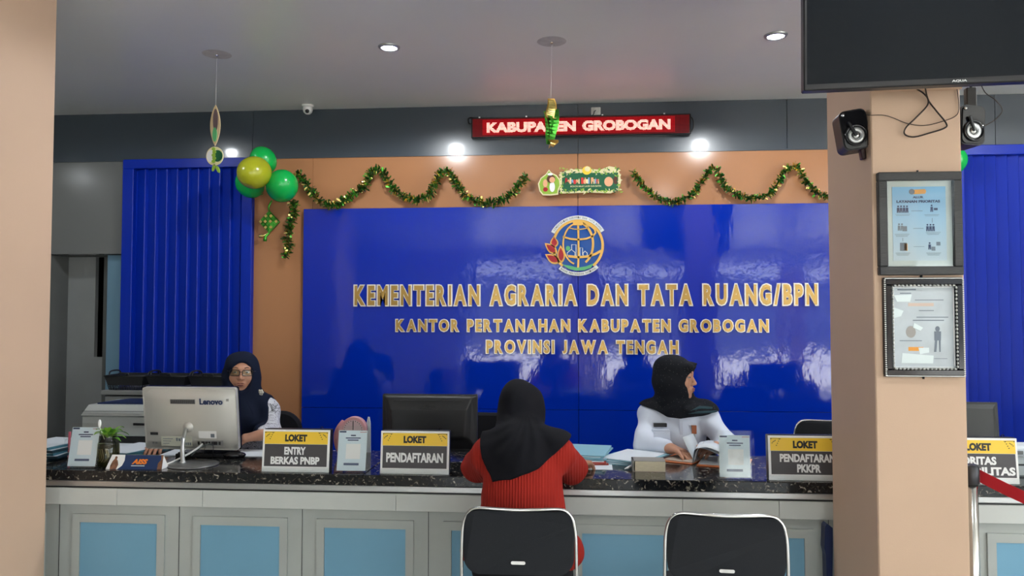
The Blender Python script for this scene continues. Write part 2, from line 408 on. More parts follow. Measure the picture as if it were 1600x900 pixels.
# ------------------------------------------------------------------ smooth bodies: signed distance fields turned into one mesh (surface nets)
class Field:
    def __init__(s, lo, hi, h):
        s.lo = np.array(lo, float); s.h = h
        s.n = (np.ceil((np.array(hi, float) - s.lo) / h).astype(int) + 1)
        s.D = np.full(tuple(s.n), 1.0, np.float32)
        s.ax = [(s.lo[i] + h * np.arange(s.n[i])).astype(np.float32) for i in range(3)]
    def _sl(s, lo, hi):
        i0 = np.clip(np.floor((np.array(lo) - s.lo) / s.h).astype(int), 0, s.n); i1 = np.clip(np.ceil((np.array(hi) - s.lo) / s.h).astype(int) + 1, 0, s.n)
        sl = tuple(slice(a, b) for a, b in zip(i0, i1))
        X = s.ax[0][sl[0]][:, None, None]; Y = s.ax[1][sl[1]][None, :, None]; Z = s.ax[2][sl[2]][None, None, :]
        return sl, X, Y, Z
    @staticmethod
    def smin(a, b, k):
        if k <= 0: return np.minimum(a, b)
        h = np.maximum(k - np.abs(a - b), 0) / k
        return np.minimum(a, b) - h * h * k * 0.25
    def op(s, f, lo, hi, k, mode='add'):
        m = max(k, 3 * s.h) + 0.01
        sl, X, Y, Z = s._sl(np.array(lo) - m, np.array(hi) + m)
        if 0 in s.D[sl].shape: return s
        d = f(X, Y, Z).astype(np.float32); d = np.broadcast_to(d, s.D[sl].shape)
        if mode == 'add': s.D[sl] = s.smin(s.D[sl], d, k)
        else: s.D[sl] = -s.smin(-s.D[sl], d, k)
        return s
    def cone(s, a, b, ra, rb=None, k=0.02, mode='add'):
        rb = ra if rb is None else rb
        a = np.array(a, float); b = np.array(b, float); r = max(ra, rb); ab = b - a; L2 = max(1e-9, float(ab @ ab))
        def f(X, Y, Z):
            x, y, z = X - a[0], Y - a[1], Z - a[2]
            t = np.clip((x * ab[0] + y * ab[1] + z * ab[2]) / L2, 0, 1)
            return np.sqrt((x - t * ab[0]) ** 2 + (y - t * ab[1]) ** 2 + (z - t * ab[2]) ** 2) - (ra + (rb - ra) * t)
        return s.op(f, np.minimum(a, b) - r, np.maximum(a, b) + r, k, mode)
    def ell(s, c, r, k=0.02, R=None, mode='add'):
        c = np.array(c, float); r = np.array(r, float); m = r.max()
        Rm = np.eye(3) if R is None else np.array(R, float)
        def f(X, Y, Z):
            x, y, z = X - c[0], Y - c[1], Z - c[2]
            u = [(Rm[0, i] * x + Rm[1, i] * y + Rm[2, i] * z) / r[i] for i in range(3)]
            k0 = np.sqrt(u[0] ** 2 + u[1] ** 2 + u[2] ** 2)
            k1 = np.sqrt((u[0] / r[0]) ** 2 + (u[1] / r[1]) ** 2 + (u[2] / r[2]) ** 2) + 1e-6
            return np.where(k0 < 1e-3, -r.min(), k0 * (k0 - 1) / k1)
        return s.op(f, c - m, c + m, k, mode)
    def disp(s, g):
        X = s.ax[0][:, None, None]; Y = s.ax[1][None, :, None]; Z = s.ax[2][None, None, :]
        m = np.abs(s.D) < 0.03
        s.D = np.where(m, s.D + np.broadcast_to(g(X, Y, Z), s.D.shape), s.D).astype(np.float32); return s
    def mesh(s, name, mats):
        D = s.D; h = s.h
        ins = D < 0
        c = np.zeros(tuple(s.n - 1), np.int8)
        for i in (0, 1):
            for j in (0, 1):
                for k in (0, 1): c += ins[i:s.n[0] - 1 + i, j:s.n[1] - 1 + j, k:s.n[2] - 1 + k]
        I, J, K = np.nonzero((c > 0) & (c < 8)); nv = len(I)
        idx = np.full(c.shape, -1, np.int32); idx[I, J, K] = np.arange(nv)
        acc = np.zeros((nv, 3)); cnt = np.zeros(nv)
        corners = [(i, j, k) for i in (0, 1) for j in (0, 1) for k in (0, 1)]
        val = {q: D[I + q[0], J + q[1], K + q[2]].astype(float) for q in corners}
        for q in corners:
            for a in range(3):
                if q[a] == 0:
                    p = list(q); p[a] = 1; p = tuple(p); va, vb = val[q], val[p]
                    m = (va < 0) != (vb < 0); t = np.where(m, va / np.where(m, va - vb, 1), 0)
                    pt = np.tile(np.array(q, float), (nv, 1)); pt[:, a] = t
                    acc[m] += pt[m]; cnt[m] += 1
        V = (acc / cnt[:, None] + np.stack([I, J, K], 1)) * h + s.lo
        quads = []
        n0, n1, n2 = s.n
        for a in range(3):
            A = [slice(None)] * 3; B = [slice(None)] * 3; A[a] = slice(0, -1); B[a] = slice(1, None)
            o1, o2 = [(1, 2), (2, 0), (0, 1)][a]
            sa, sb = ins[tuple(A)], ins[tuple(B)]
            E = np.nonzero(sa != sb); E = [e_.copy() for e_ in E]
            ok = (E[o1] > 0) & (E[o2] > 0) & (E[o1] < s.n[o1] - 1) & (E[o2] < s.n[o2] - 1)
            E = [e_[ok] for e_ in E]; flip = sb[tuple(E)]
            def at(d1, d2):
                q = [e_.copy() for e_ in E]; q[o1] = q[o1] - d1; q[o2] = q[o2] - d2; return idx[tuple(q)]
            Q = np.stack([at(1, 1), at(0, 1), at(0, 0), at(1, 0)], 1)
            Q[flip] = Q[flip][:, ::-1]; quads.append(Q)
        Q = np.concatenate(quads)
        me = bpy.data.meshes.new(name)
        me.vertices.add(nv); me.vertices.foreach_set('co', V.astype(np.float32).ravel())
        me.loops.add(len(Q) * 4); me.loops.foreach_set('vertex_index', Q.astype(np.int32).ravel())
        me.polygons.add(len(Q)); me.polygons.foreach_set('loop_start', np.arange(0, len(Q) * 4, 4, dtype=np.int32))
        me.polygons.foreach_set('use_smooth', np.ones(len(Q), bool))
        me.materials.append(mats); me.update(calc_edges=True); me.validate()
        return me

def frame_from(fwd, up=(0, 0, 1)):
    """columns: x right-hand side, y forward, z up"""
    f = Vector(fwd).normalized(); r = f.cross(Vector(up)).normalized(); u = r.cross(f)
    return np.array([[r[i], f[i], u[i]] for i in range(3)])
def hand(F, wrist, fwd, back, side, curl=0.5, spread=1.0, sc=1.0, curls=None):
    """palm, four unequal bent fingers and a thumb; side=+1 puts the thumb to the right of fwd seen from the back of the hand"""
    f = Vector(fwd).normalized(); n = Vector(back); n = (n - f * n.dot(f)).normalized(); s = f.cross(n) * side
    w = Vector(wrist)
    F.cone(w - f * 0.02, w + f * 0.03, 0.024 * sc, 0.024 * sc, 0.02)
    for q in (-1.4, -0.5, 0.5, 1.4):
        F.cone(w + f * 0.02 * sc + s * q * 0.010 * sc, w + f * 0.083 * sc + s * q * 0.0205 * sc, 0.016 * sc, 0.0125 * sc, 0.014)
    lens = [0.066, 0.076, 0.072, 0.056]
    for i, q in enumerate((1.5, 0.5, -0.5, -1.5)):
        base = w + f * (0.083 - 0.004 * abs(q)) * sc + s * q * 0.0205 * sc
        d = (f + s * q * 0.10 * spread).normalized(); L = lens[i] * sc; p = base; a = 0.15
        cu = curls[i] if curls else curl
        for j, (fr, ra, rb) in enumerate(((0.45, 0.0098, 0.0088), (0.32, 0.0088, 0.0080), (0.23, 0.0080, 0.0068))):
            a += cu * (0.5, 0.9, 0.6)[j]
            dd = d * math.cos(a) - n * math.sin(a)
            e_ = p + dd * L * fr
            F.cone(p, e_, ra * sc, rb * sc, 0.004); p = e_
    t0 = w + f * 0.022 * sc + s * 0.022 * sc - n * 0.004
    t1 = t0 + (f * 0.6 + s * 0.75 - n * 0.25).normalized() * 0.040 * sc
    t2 = t1 + (f * 0.9 + s * 0.30 - n * 0.3).normalized() * 0.030 * sc
    t3 = t2 + (f * 1.0 + s * 0.02 - n * 0.35).normalized() * 0.024 * sc
    F.cone(t0, t1, 0.016 * sc, 0.0125 * sc, 0.012); F.cone(t1, t2, 0.0118 * sc, 0.0105 * sc, 0.004); F.cone(t2, t3, 0.0102 * sc, 0.008 * sc, 0.004)
def head_fn(c, R):
    c = np.array(c, float)
    return lambda x, y, z: c + R @ np.array([x, y, z], float)
def head(F, c, R):
    H = head_fn(c, R); E = lambda p, r, k=0.02, mode='add': F.ell(H(*p), r, k, R, mode)
    E((0, -0.012, 0.028), (0.075, 0.092, 0.080))
    E((0, 0.03, -0.03), (0.064, 0.056, 0.080), 0.03)
    E((0, 0.048, -0.085), (0.036, 0.036, 0.026), 0.03)
    E((0, 0.066, -0.100), (0.020, 0.018, 0.014), 0.02)
    for s_ in (-1, 1):
        E((s_ * 0.040, 0.055, -0.032), (0.026, 0.025, 0.028), 0.02)
        E((s_ * 0.031, 0.093, 0.005), (0.017, 0.011, 0.009), 0.012, 'sub')
        E((s_ * 0.075, 0.0, -0.005), (0.010, 0.018, 0.030), 0.01)
        F.cone(H(s_ * 0.012, 0.082, 0.026), H(s_ * 0.044, 0.072, 0.028), 0.008, 0.006, 0.016)
        E((s_ * 0.031, 0.079, 0.013), (0.015, 0.009, 0.006), 0.004)
        E((s_ * 0.031, 0.078, -0.003), (0.014, 0.008, 0.005), 0.004)
        E((s_ * 0.011, 0.093, -0.032), (0.0085, 0.010, 0.0075), 0.006)
    F.cone(H(0, 0.083, 0.012), H(0, 0.104, -0.027), 0.0065, 0.010, 0.010)
    E((0, 0.085, -0.060), (0.026, 0.013, 0.017), 0.012)
    E((0, 0.095, -0.0565), (0.021, 0.008, 0.005), 0.004)
    E((0, 0.093, -0.067), (0.018, 0.009, 0.0065), 0.004)
def face_bits(parent, c, R, lipm, org, eyes=True):
    H = head_fn(c, R); M3 = Matrix([[R[i][j] for j in range(3)] for i in range(3)]).to_4x4()
    T = Matrix.Translation(Vector(H(0, 0, 0)) - Vector(org)) @ M3
    for s_ in (-1, 1):
        b = MB(); b.T = T; b.ell((s_ * 0.031, 0.0735, 0.0055), 0.0118, 14, 10); e_ = b.build('eye', M_eyew, parent)
        b = MB(); b.T = T; b.ell((s_ * 0.0315, 0.0815, 0.0055), (0.0056, 0.0045, 0.0056), 12, 8); b.build('iris', M_iris, e_)
        b = MB(); b.T = T; b.tube([(s_ * 0.017, 0.0895, 0.0275), (s_ * 0.030, 0.0860, 0.0325), (s_ * 0.046, 0.0760, 0.0290)], [0.0022, 0.0026, 0.0012], 8); b.build('eyebrow', M_brow, parent)
    b = MB(); b.T = T
    b.ell((-0.007, 0.0975, -0.0560), (0.0125, 0.0062, 0.0038), 14, 8).ell((0.007, 0.0975, -0.0560), (0.0125, 0.0062, 0.0038), 14, 8).ell((0, 0.0960, -0.0665), (0.0165, 0.0072, 0.0055), 16, 8)
    b.build('lips', lipm, parent)
def poly_sdf(poly, U, V):
    """signed distance to a polygon in two coordinates (negative inside)"""
    n = len(poly); d = None; inside = None
    for i in range(n):
        ax_, ay = poly[i]; bx, by = poly[(i + 1) % n]
        ex, ey = bx - ax_, by - ay; wx, wy = U - ax_, V - ay
        t = np.clip((wx * ex + wy * ey) / (ex * ex + ey * ey), 0, 1)
        q = (wx - ex * t) ** 2 + (wy - ey * t) ** 2
        d = q if d is None else np.minimum(d, q)
        c1 = (V >= ay) != (V >= by)
        cr_ = (bx - ax_) * (V - ay) - (by - ay) * (U - ax_)
        hit = c1 & ((cr_ > 0) == (by > ay))
        inside = hit if inside is None else inside ^ hit
    d = np.sqrt(d); return np.where(inside, -d, d)
# ================================================================== THE SETTING
WY = 5.5; CZ = 3.035
XL, XR, YR = -6.0, 7.0, -6.0
b = MB().box((XL - 0.2, YR - 0.2, -0.12), (XR + 0.2, 7.6, 0)); struct('floor', b, M_floor)
b = MB().box((XL - 0.2, YR - 0.2, CZ), (XR + 0.2, 7.6, CZ + 0.15)); struct('ceiling', b, M_ceil)
b = MB().box((XL - 0.2, YR, 0), (XL, 7.6, CZ)); struct('wall_left', b, M_greypaint)
# right wall with a window opening
b = MB().box((XR, YR, 0), (XR + 0.2, -4.4, CZ)).box((XR, 1.6, 0), (XR + 0.2, 7.6, CZ)).box((XR, -4.4, 0), (XR + 0.2, 1.6, 0.6)).box((XR, -4.4, 2.6), (XR + 0.2, 1.6, CZ))
struct('wall_right', b, M_cream_wall)
w2 = struct('window_2', MB().box((XR + 0.08, -4.4, 0.6), (XR + 0.14, -4.34, 2.6)).box((XR + 0.08, 1.54, 0.6), (XR + 0.14, 1.6, 2.6)).box((XR + 0.08, -4.4, 0.6), (XR + 0.14, 1.6, 0.66)).box((XR + 0.08, -4.4, 2.54), (XR + 0.14, 1.6, 2.6)), M_alu)
for yy in (-2.4, -0.4): box_part('mullion', (XR + 0.08, yy - 0.03, 0.66), (XR + 0.14, yy + 0.03, 2.54), M_alu, w2)
# rear wall: broad glazed entrance front whose light falls on the counter and mirrors in the blue sign
b = MB().box((XL, YR - 0.2, 0), (-2.3, YR, CZ)).box((-2.3, YR - 0.2, 2.7), (XR, YR, CZ)).box((6.9, YR - 0.2, 0), (XR, YR, 2.7))
struct('wall_rear', b, M_cream_wall)
w1 = struct('window_1', MB().box((-2.3, YR - 0.14, 2.62), (6.9, YR - 0.06, 2.70)), M_alu)
for xx, ww in ((-2.27, .04), (-1.2, .05), (0.25, .75), (1.45, .22), (2.31, .30), (3.35, .05), (4.75, .55), (5.9, .05), (6.87, .04)):
    box_part('mullion', (xx - ww / 2, YR - 0.14, 0), (xx + ww / 2, YR - 0.06, 2.62), M_peach if ww > 0.2 else M_alu, w1)
box_part('transom', (-2.3, YR - 0.13, 2.02), (6.9, YR - 0.07, 2.07), M_alu, w1)
# what is outside
b = MB().box((-40, -60, -0.25), (60, YR - 0.2, -0.12)).box((XR + 0.2, YR - 0.2, -0.25), (60, 40, -0.12)); struct('ground', b, M_out)
struct('added_canopy', MB().box((-2.9, YR - 2.4, 2.86), (7.2, YR - 0.2, 3.0)), M_cream_wall)   # unseen entrance canopy, added to keep the sun patch off the hall floor
g = thing('neighbouring_building', 'low grey building across the yard, mirrored in the blue sign', 'building', (2, -24, -0.12))
b = MB().box((-16, -3, 0), (14, 0, 3.4)); b.build('wall', M_outwall, g)
b = MB().box((-16.4, -3.4, 3.4), (14.4, 0.5, 3.6)); b.build('roof', M_darkgrey, g)

# back wall of the hall, in its panels
bw = thing('back_wall', 'x', 'x'); del bw['label']; del bw['category']; bw['kind'] = 'structure'; bw.name = 'wall_back'
zb = 2.68
def wallpart(name, a, c, m, parent=bw, bev=0.0): return box_part(name, a, c, m, parent, bev)
# slate band in sheets with fine seams
seams = [XL, P(140, 200, WY).x - 1.2, P(395, 200, WY).x, P(903, 200, WY).x, 1.5, 2.9, 4.3, XR]
for i in range(len(seams) - 1):
    wallpart('slate_panel', (seams[i] + 0.002, WY, zb), (seams[i + 1] - 0.002, WY + 0.1, CZ), M_slate)
wallpart('seam_backing', (XL, WY + 0.012, 0), (-4.6, WY + 0.1, zb), M_greypaint)
wallpart('grey_panel', (-4.6, WY + 0.004, P(100, 397, WY).z), (-3.37, WY + 0.1, zb - 0.004), M_greywall)
# recess at the far left under the grey panel
xw0 = P(80, 450, WY).x - 0.01
wallpart('recess_reveal', (-4.6, WY + 0.004, 0), (xw0, WY + 0.22, 1.968), M_darkgrey)
xa, xb, xc = P(108, 450, 5.71).x, P(149, 450, 5.71).x, P(168, 450, 5.71).x
zt, zs = P(158, 401, 5.71).z, P(158, 558, 5.71).z
b = MB().box((xw0 - 0.02, 5.71, 0), (xb, 5.75, 1.968)).box((xb, 5.71, 0), (xc, 5.75, zs)).box((xb, 5.71, zt), (xc, 5.75, 1.968)); o = b.build('recess_wall', M_greypaint, bw)
b = MB().box((xb - .3, 6.6, 0), (xc + .6, 6.65, CZ)).box((xb - .35, 5.75, 0), (xb - .3, 6.65, CZ)).box((xc + .6, 5.75, 0), (xc + .65, 6.65, CZ)).box((xb - .3, 5.75, 2.1), (xc + .6, 6.65, 2.15)); b.build('dark_room_lining', M_void, bw)  # near-black lining, the darkness of the room behind put into its colour
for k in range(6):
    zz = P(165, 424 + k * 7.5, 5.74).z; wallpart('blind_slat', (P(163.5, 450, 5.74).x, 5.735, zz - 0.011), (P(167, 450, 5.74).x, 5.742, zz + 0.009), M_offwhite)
wallpart('recess_frame', (P(167.5, 450, 5.56).x, 5.56, 0), (P(192, 450, 5.5).x + 0.02, 5.6, 1.968), M_steelblue)
wallpart('recess_wall_end', (xc, 5.66, 0), (-2.0, 5.75, 1.968), M_darkgrey)
# louvre screens
def louvre(x0, x1, slats, name_label):
    z1 = zb - 0.004
    fr = 0.085
    fz = P(300, 264, WY).z
    r = MB().box((x0, WY - 0.05, fz), (x1, WY, z1), 0.004).box((x0, WY - 0.05, 0), (x0 + fr, WY, fz), 0.004).box((x1 - fr * .95, WY - 0.05, 0), (x1, WY, fz), 0.004).build('louvre_frame', M_bluepaint, bw)
    b = MB().box((x0 + fr, WY - 0.006, 0), (x1 - fr * .95, WY, fz)).build('louvre_backing', M_bluepaint, r)
    me = None
    for i in range(len(slats) - 1):
        xx, xn = slats[i], slats[i + 1]; w_ = xn - xx
        if me is None:
            b = MB(); b.prism([(0, -0.006), (w_ * 0.80, -0.030), (w_ * 0.86, -0.026), (w_ * 0.98, -0.006)], 0, fz)
            # prism runs along y: turn it upright
            b.v = [Vector((v.x, v.z, v.y)) for v in b.v]; b.f = [f[::-1] for f in b.f]
            me = b.mesh('slat', M_bluepaint)
        o = link('slat', me, r, (xx, WY, 0))
sl = [P(px, 400, WY).x for px in (214, 231, 248, 264, 281, 297, 314, 330, 347, 363, 380)]
louvre(P(195, 400, WY).x, P(397, 400, WY).x, sl, '')
st = P(1535, 300, WY).x - P(1518, 300, WY).x + 0.003
x0 = P(1503, 300, WY).x - 0.09
louvre(x0, x0 + 0.17 + st * 13, [x0 + 0.09 + st * i for i in range(14)], '')
# tan composite cladding around the sign
sx0, sx1 = P(477, 400, WY).x, 2.05
sz1 = P(477, 328, WY).z
xm = P(903, 300, WY).x
wallpart('tan_panel', (-2.367, WY + 0.002, 0), (sx0 + .05, WY + 0.1, zb - 0.004), M_tan)
wallpart('tan_panel', (sx0 + .052, WY + 0.002, sz1 - .05), (xm - 0.002, WY + 0.1, zb - 0.004), M_tan)
wallpart('tan_panel', (xm + 0.002, WY + 0.002, sz1 - .05), (2.6, WY + 0.1, zb - 0.004), M_tan)
wallpart('tan_panel', (sx1 - .05, WY + 0.002, 0), (2.6, WY + 0.1, sz1 - .052), M_tan)
wallpart('wall_core', (XL, WY + 0.1, 1.97), (XR, WY + 0.22, CZ), M_darkgrey)
wallpart('wall_core', (-3.3, WY + 0.1, 0), (XR, WY + 0.22, 1.97), M_darkgrey)
struct('trim_1', MB().box((-4.6, WY - 0.006, zb - 0.008), (XR, WY + 0.05, zb + 0.003)), M_slate)
# glossy blue sign sheets
sg = thing('sign_board', 'large glossy blue office sign board of four sheets behind the counter', 'sign', (0, WY, 0))
zj = P(750, 638, WY).z
for (a, c, z0, z1) in ((sx0, xm - .0015, zj + .0015, sz1), (xm + .0015, sx1, zj + .0015, sz1), (sx0, xm - .0015, 0.05, zj - .0015), (xm + .0015, sx1, 0.05, zj - .0015)):
    box_part('blue_sheet', (a, -0.045, z0), (c, 0.0, z1), M_sign, sg, 0.0015)

# columns
cl = struct('column_left', MB().box((-2.74, 2.85, 0), (-2.384, 3.33, CZ), 0.004), M_peach)
cx0, cx1 = P(1368, 600, 2.85).x, P(1510, 600, 2.85).x
cr_ = struct('column_right', MB().box((cx0, 2.85, 0), (cx1, 3.33, CZ), 0.004), M_peach)
for o in (cl, cr_): pass

# ================================================================== COUNTER
CT = 0.787; CY = 3.43; CB = 4.05
ct = thing('service_counter', 'long grey reception counter with sky blue insets under a black granite top', 'counter', (0, CY, 0))
xl, xr = -2.95, 4.2
for (a, c) in ((xl, -0.95), (-0.95, 1.15), (1.15, xr)):
    box_part('granite_top', (a, 0, CT - 0.048), (c - .0006, CB - CY, CT), M_granite, ct, 0.003)
box_part('aluminium_edge', (xl, 0.006, CT - 0.076), (xr, 0.05, CT - 0.048), M_alu, ct, 0.003)
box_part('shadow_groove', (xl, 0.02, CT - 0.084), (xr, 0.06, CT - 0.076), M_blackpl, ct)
js = [xl] + [P(px, 780, CY).x for px in (181, 315, 618)] + [P(870, 780, CY).x, P(1067, 780, CY).x, P(1218, 780, CY).x] + [1.9, 2.9, xr]
for i in range(len(js) - 1):
    box_part('apron_board', (js[i] + .0008, 0.008, P(300, 792, CY).z - 0.002), (js[i + 1] - .0008, 0.06, CT - 0.084), M_board, ct, 0.001)
zo, zi = 0.580, 0.541
px0 = P(112, 820, 3.45).x; pitch = 0.5845
box_part('carcass', (xl, 0.034, 0.0), (xr, 0.16, 0.628), M_panel, ct)
for k in range(-1, 11):
    a = px0 + k * pitch
    if a + .5 > xr: break
    if a < xl: a0 = xl + 0.02
    else: a0 = a
    b = MB()
    b.box((a0, 0.024, 0.10), (a0 + .036, 0.034, zo)).box((a + .412, 0.024, 0.10), (a + .448, 0.034, zo)).box((a0 + .036, 0.024, zi), (a + .412, 0.034, zo)).box((a0 + .036, 0.024, 0.10), (a + .412, 0.034, 0.14))
    d = b.build('panel_frame', M_panel, ct)
    box_part('blue_inset', (a0 + .037, 0.029, 0.141), (a + .411, 0.034, zi - .001), M_inset, d)
    if k >= 0: box_part('joint_strip', (a - .070, 0.032, 0.1), (a - .068, 0.0345, 0.625), M_blackpl, ct)
box_part('plinth', (xl, 0.03, 0), (xr, 0.034, 0.09), M_blackpl, ct)

# ================================================================== CEILING FITTINGS
M_lamp = mat('lamp_diffuser', (0.9, 0.9, 0.9), 0.5, emit=(0.86, 0.93, 1.0), estr=90)
def downlight(x, y, label, watt=60):
    t = thing('ceiling_downlight', label, 'light', (x, y, CZ), 0, 'round downlights in the ceiling')
    b = MB().lathe([(0.062, 0.0), (0.062, -0.004), (0.058, -0.010), (0.046, -0.012), (0.043, -0.004)], 32, cap=False); b.build('trim_ring', M_alu, t)
    b = MB().cyl((0, 0, -0.0065), 0.044, 0.003, 28); b.build('diffuser', M_lamp, t)
    l = bpy.data.lights.new('downlight_glow', 'SPOT'); l.energy = watt; l.color = (0.93, 0.97, 1.0); l.spot_size = rad(170); l.spot_blend = 0.2; l.shadow_soft_size = 0.045
    o = bpy.data.objects.new('downlight_glow', l); COL.objects.link(o); o.parent = t; o.location = (0, 0, -0.03)
    return t
p1, p2 = PZ(608, 73, CZ), PZ(1212, 55, CZ)
downlight(p1.x, p1.y, 'round lit ceiling downlight left of the middle, above the black monitor', 52)
downlight(p2.x, p2.y, 'round lit ceiling downlight at right, beside the television', 52)
downlight(-3.12, p1.y, 'round ceiling downlight hidden above the left pillar', 16)
downlight(3.15, p2.y, 'round ceiling downlight hidden behind the television', 40)
downlight(-5.2, 3.3, 'round ceiling downlight far left, outside the view', 8)
for rn, yy in (('second', 1.7),):  # unseen second row, added to lift the light in the hall
    for xn, xx in (('left', 1.08), ('right', 3.15)): downlight(xx, yy, f'added ceiling downlight out of view, {xn} of the {rn} row', 25)
for (px, py, nm) in ((339, 85, 'left'), (862, 65, 'middle')):
    p = PZ(px, py, CZ)
    t = thing('ceiling_hook', 'small ceiling hook in a filled patch, ' + ('left, above the round ornament' if nm == 'left' else 'middle, above the golden lantern ornament'), 'hook', p)
    M_patch = mat('filler_patch', (0.60, 0.565, 0.53), 0.7, var=0.1, vscale=20)
    MB().lathe([(0.001, -0.0008), (0.075, -0.0006), (0.082, 0.0)], 26, cap=False).build('filler_patch', M_patch, t)
    MB().cyl((0, 0, -0.008), 0.008, 0.008, 12).tube([(0, 0, -0.006), (0, 0, -0.02), (0.008, 0, -0.028), (0.012, 0, -0.02)], 0.002).build('hook', M_chrome, t)

# security camera
p = P(481, 168, 5.38)
t = thing('security_camera', 'white dome security camera on the ceiling by the dark band', 'camera', (p.x, 5.38, CZ))
MB().lathe([(0.042, 0), (0.042, -0.014), (0.036, -0.018)], 24).build('mount', M_white, t)
MB().lathe([(0.034, -0.018), (0.036, -0.035), (0.030, -0.054), (0.016, -0.066), (0.001, -0.069)], 24, cap=False).build('dome', M_white, t)
MB().ell((0.004, -0.020, -0.047), (0.017, 0.016, 0.017)).build('lens', M_glosspl, t)

# wall socket
p = P(931, 174, WY)
t = thing('wall_socket', 'cream wall socket above the scrolling display', 'socket', (p.x, WY, p.z))
box_part('plate', (-.034, -.010, -.028), (.034, 0, .028), M_offwhite, t, 0.003)
MB().lathe([(0.018, -0.012), (0.018, -0.030), (0.012, -0.034)], 20, axis='y').build('plug', M_offwhite, t)
MB().tube(catmull([(0, -.03, 0), (-.012, -.04, -.012), (-.02, -.02, -.03), (-.05, -.012, -.038), (-.14, -.012, -.036), (-.3, -.012, -.045)]), 0.0035).build('lead', M_blackpl, t)

# ================================================================== LED DISPLAY
lx0, lx1 = P(736, 200, 5.44).x, P(1080, 200, 5.44).x; lz0, lz1 = P(900, 213, 5.44).z, P(900, 180.5, 5.44).z
t = thing('scrolling_display', 'long red scrolling dot display on the dark band', 'display', (lx0, 5.5, lz0))
W_, H_ = lx1 - lx0, lz1 - lz0
box_part('housing', (0, -0.055, 0), (W_, 0, H_), M_glosspl, t, 0.006)
b = MB().box((0.012, -0.0562, 0.010), (W_ - 0.012, -0.054, H_ - 0.010)); b.build('dot_screen', M_leddim, t)
ty0, ty1 = P(760, 200, 5.44).x - lx0, P(1048, 200, 5.44).x - lx0
b = MB().box((ty0 - .03, -0.0568, 0.02), (ty1 + .03, -0.0562, H_ - .018)); b.build('letter_halo', M_ledhalo, t)  # red halo round the letters, put in as a weakly glowing sheet
text_mb('KABUPATEN', ty0, ty0 + (ty1 - ty0) * 0.49, 0.037, H_ - 0.036, -0.0568, 0.0008, off=0.058).build('lettering', M_ledon, t)
text_mb('GROBOGAN', ty0 + (ty1 - ty0) * 0.525, ty1, 0.037, H_ - 0.036, -0.0568, 0.0008, off=0.058).build('lettering', M_ledon, t)
for xx in (0.05, W_ * .25, W_ * .6, W_ * .88): box_part('bracket', (xx, -0.02, H_), (xx + .012, -0.002, H_ + .016), M_chrome, t)
MB().tube(catmull([(0.0, -.03, H_ * .75), (-0.022, -.03, H_ * .8), (-0.02, -.02, H_ * 1.06), (0.05, -.015, H_ + .008), (0.2, -.015, H_ + .005)]), 0.005).build('cable', M_blackpl, t)
MB().tube(catmull([(W_, -.03, H_ * .9), (W_ + 0.02, -.03, H_ * .7), (W_ + 0.02, -.02, H_ * 0.35), (W_ - .004, -.02, H_ * .1)]), 0.005).build('cable', M_blackpl, t)

# ================================================================== RAISED LETTERS
def lettering(text, px0, px1, zlo, zhi, label):
    y = WY - 0.045
    x0, x1 = P(px0, 480, y).x, P(px1, 480, y).x
    z0, z1 = zlo, zhi
    t = thing('raised_lettering', label, 'lettering', (x0, y, z0))
    h = z1 - z0
    # natural widths of each glyph, then one common horizontal squeeze
    gw = []; gap = 0.175
    for ch in text:
        if ch == ' ': gw.append(0.34); continue
        v, f, a, c, d, e_ = text_raw(ch, 0.05, 0.5); gw.append(c - a)
    tot = sum(gw) + gap * (len(text) - 1); k = (x1 - x0) / tot; x = 0
    for ch, w_ in zip(text, gw):
        if ch != ' ':
            r_ = h * 0.042
            b = text_mb(ch, x - r_, x + w_ * k + r_, -r_, h + r_, 0, 0.012, off=0.072)
            L = b.build('letter', M_rim, t)
            text_mb(ch, x + r_ * .5, x + w_ * k - r_ * .5, r_ * .4, h - r_ * .4, -0.012, 0.0015, off=0.046).build('letter_face', M_gold, L)
        x += (w_ + gap) * k
for args in (('KEMENTERIAN AGRARIA DAN TATA RUANG/BPN', 554, 1277, P(553, 478, 5.45).z + .002, P(553, 446, 5.45).z, 'large gold raised letters reading KEMENTERIAN AGRARIA DAN TATA RUANG/BPN, top line'),
             ('KANTOR PERTANAHAN KABUPATEN GROBOGAN', 619, 1200, P(619, 518, 5.45).z, P(619, 499, 5.45).z, 'gold raised letters reading KANTOR PERTANAHAN KABUPATEN GROBOGAN, middle line'),
             ('PROVINSI JAWA TENGAH', 760, 1059, P(760, 552, 5.45).z, P(760, 531.5, 5.45).z, 'gold raised letters reading PROVINSI JAWA TENGAH, bottom line')):
    lettering(*args)

# ================================================================== EMBLEM
ec = P(903, 384, 5.45); er = 0.185
E0 = thing('office_emblem', 'round gold emblem with globe grid, red petals and white ribbons above the lettering', 'emblem', (ec.x, 5.455, ec.z))
U = er / 355.0   # the zoomed drawing: centre (565, 465), radius about 355
def q(px, py): return ((px - 565) * U, (465 - py) * U)
def band(pts, w0, w1=None, y0=-0.010, y1=0.0, n=1):
    pts = [Vector((p[0], p[1])) for p in pts]; N = len(pts); w1 = w0 if w1 is None else w1
    L, R = [], []
    for i, p in enumerate(pts):
        t_ = (pts[min(N - 1, i + 1)] - pts[max(0, i - 1)]).normalized(); nn = Vector((-t_.y, t_.x)); ww = (w0 + (w1 - w0) * i / (N - 1)) / 2
        L.append(p + nn * ww); R.append(p - nn * ww)
    mb = MB()
    for i in range(N - 1): mb.prism([L[i], R[i], R[i + 1], L[i + 1]], y0, y1)
    return mb
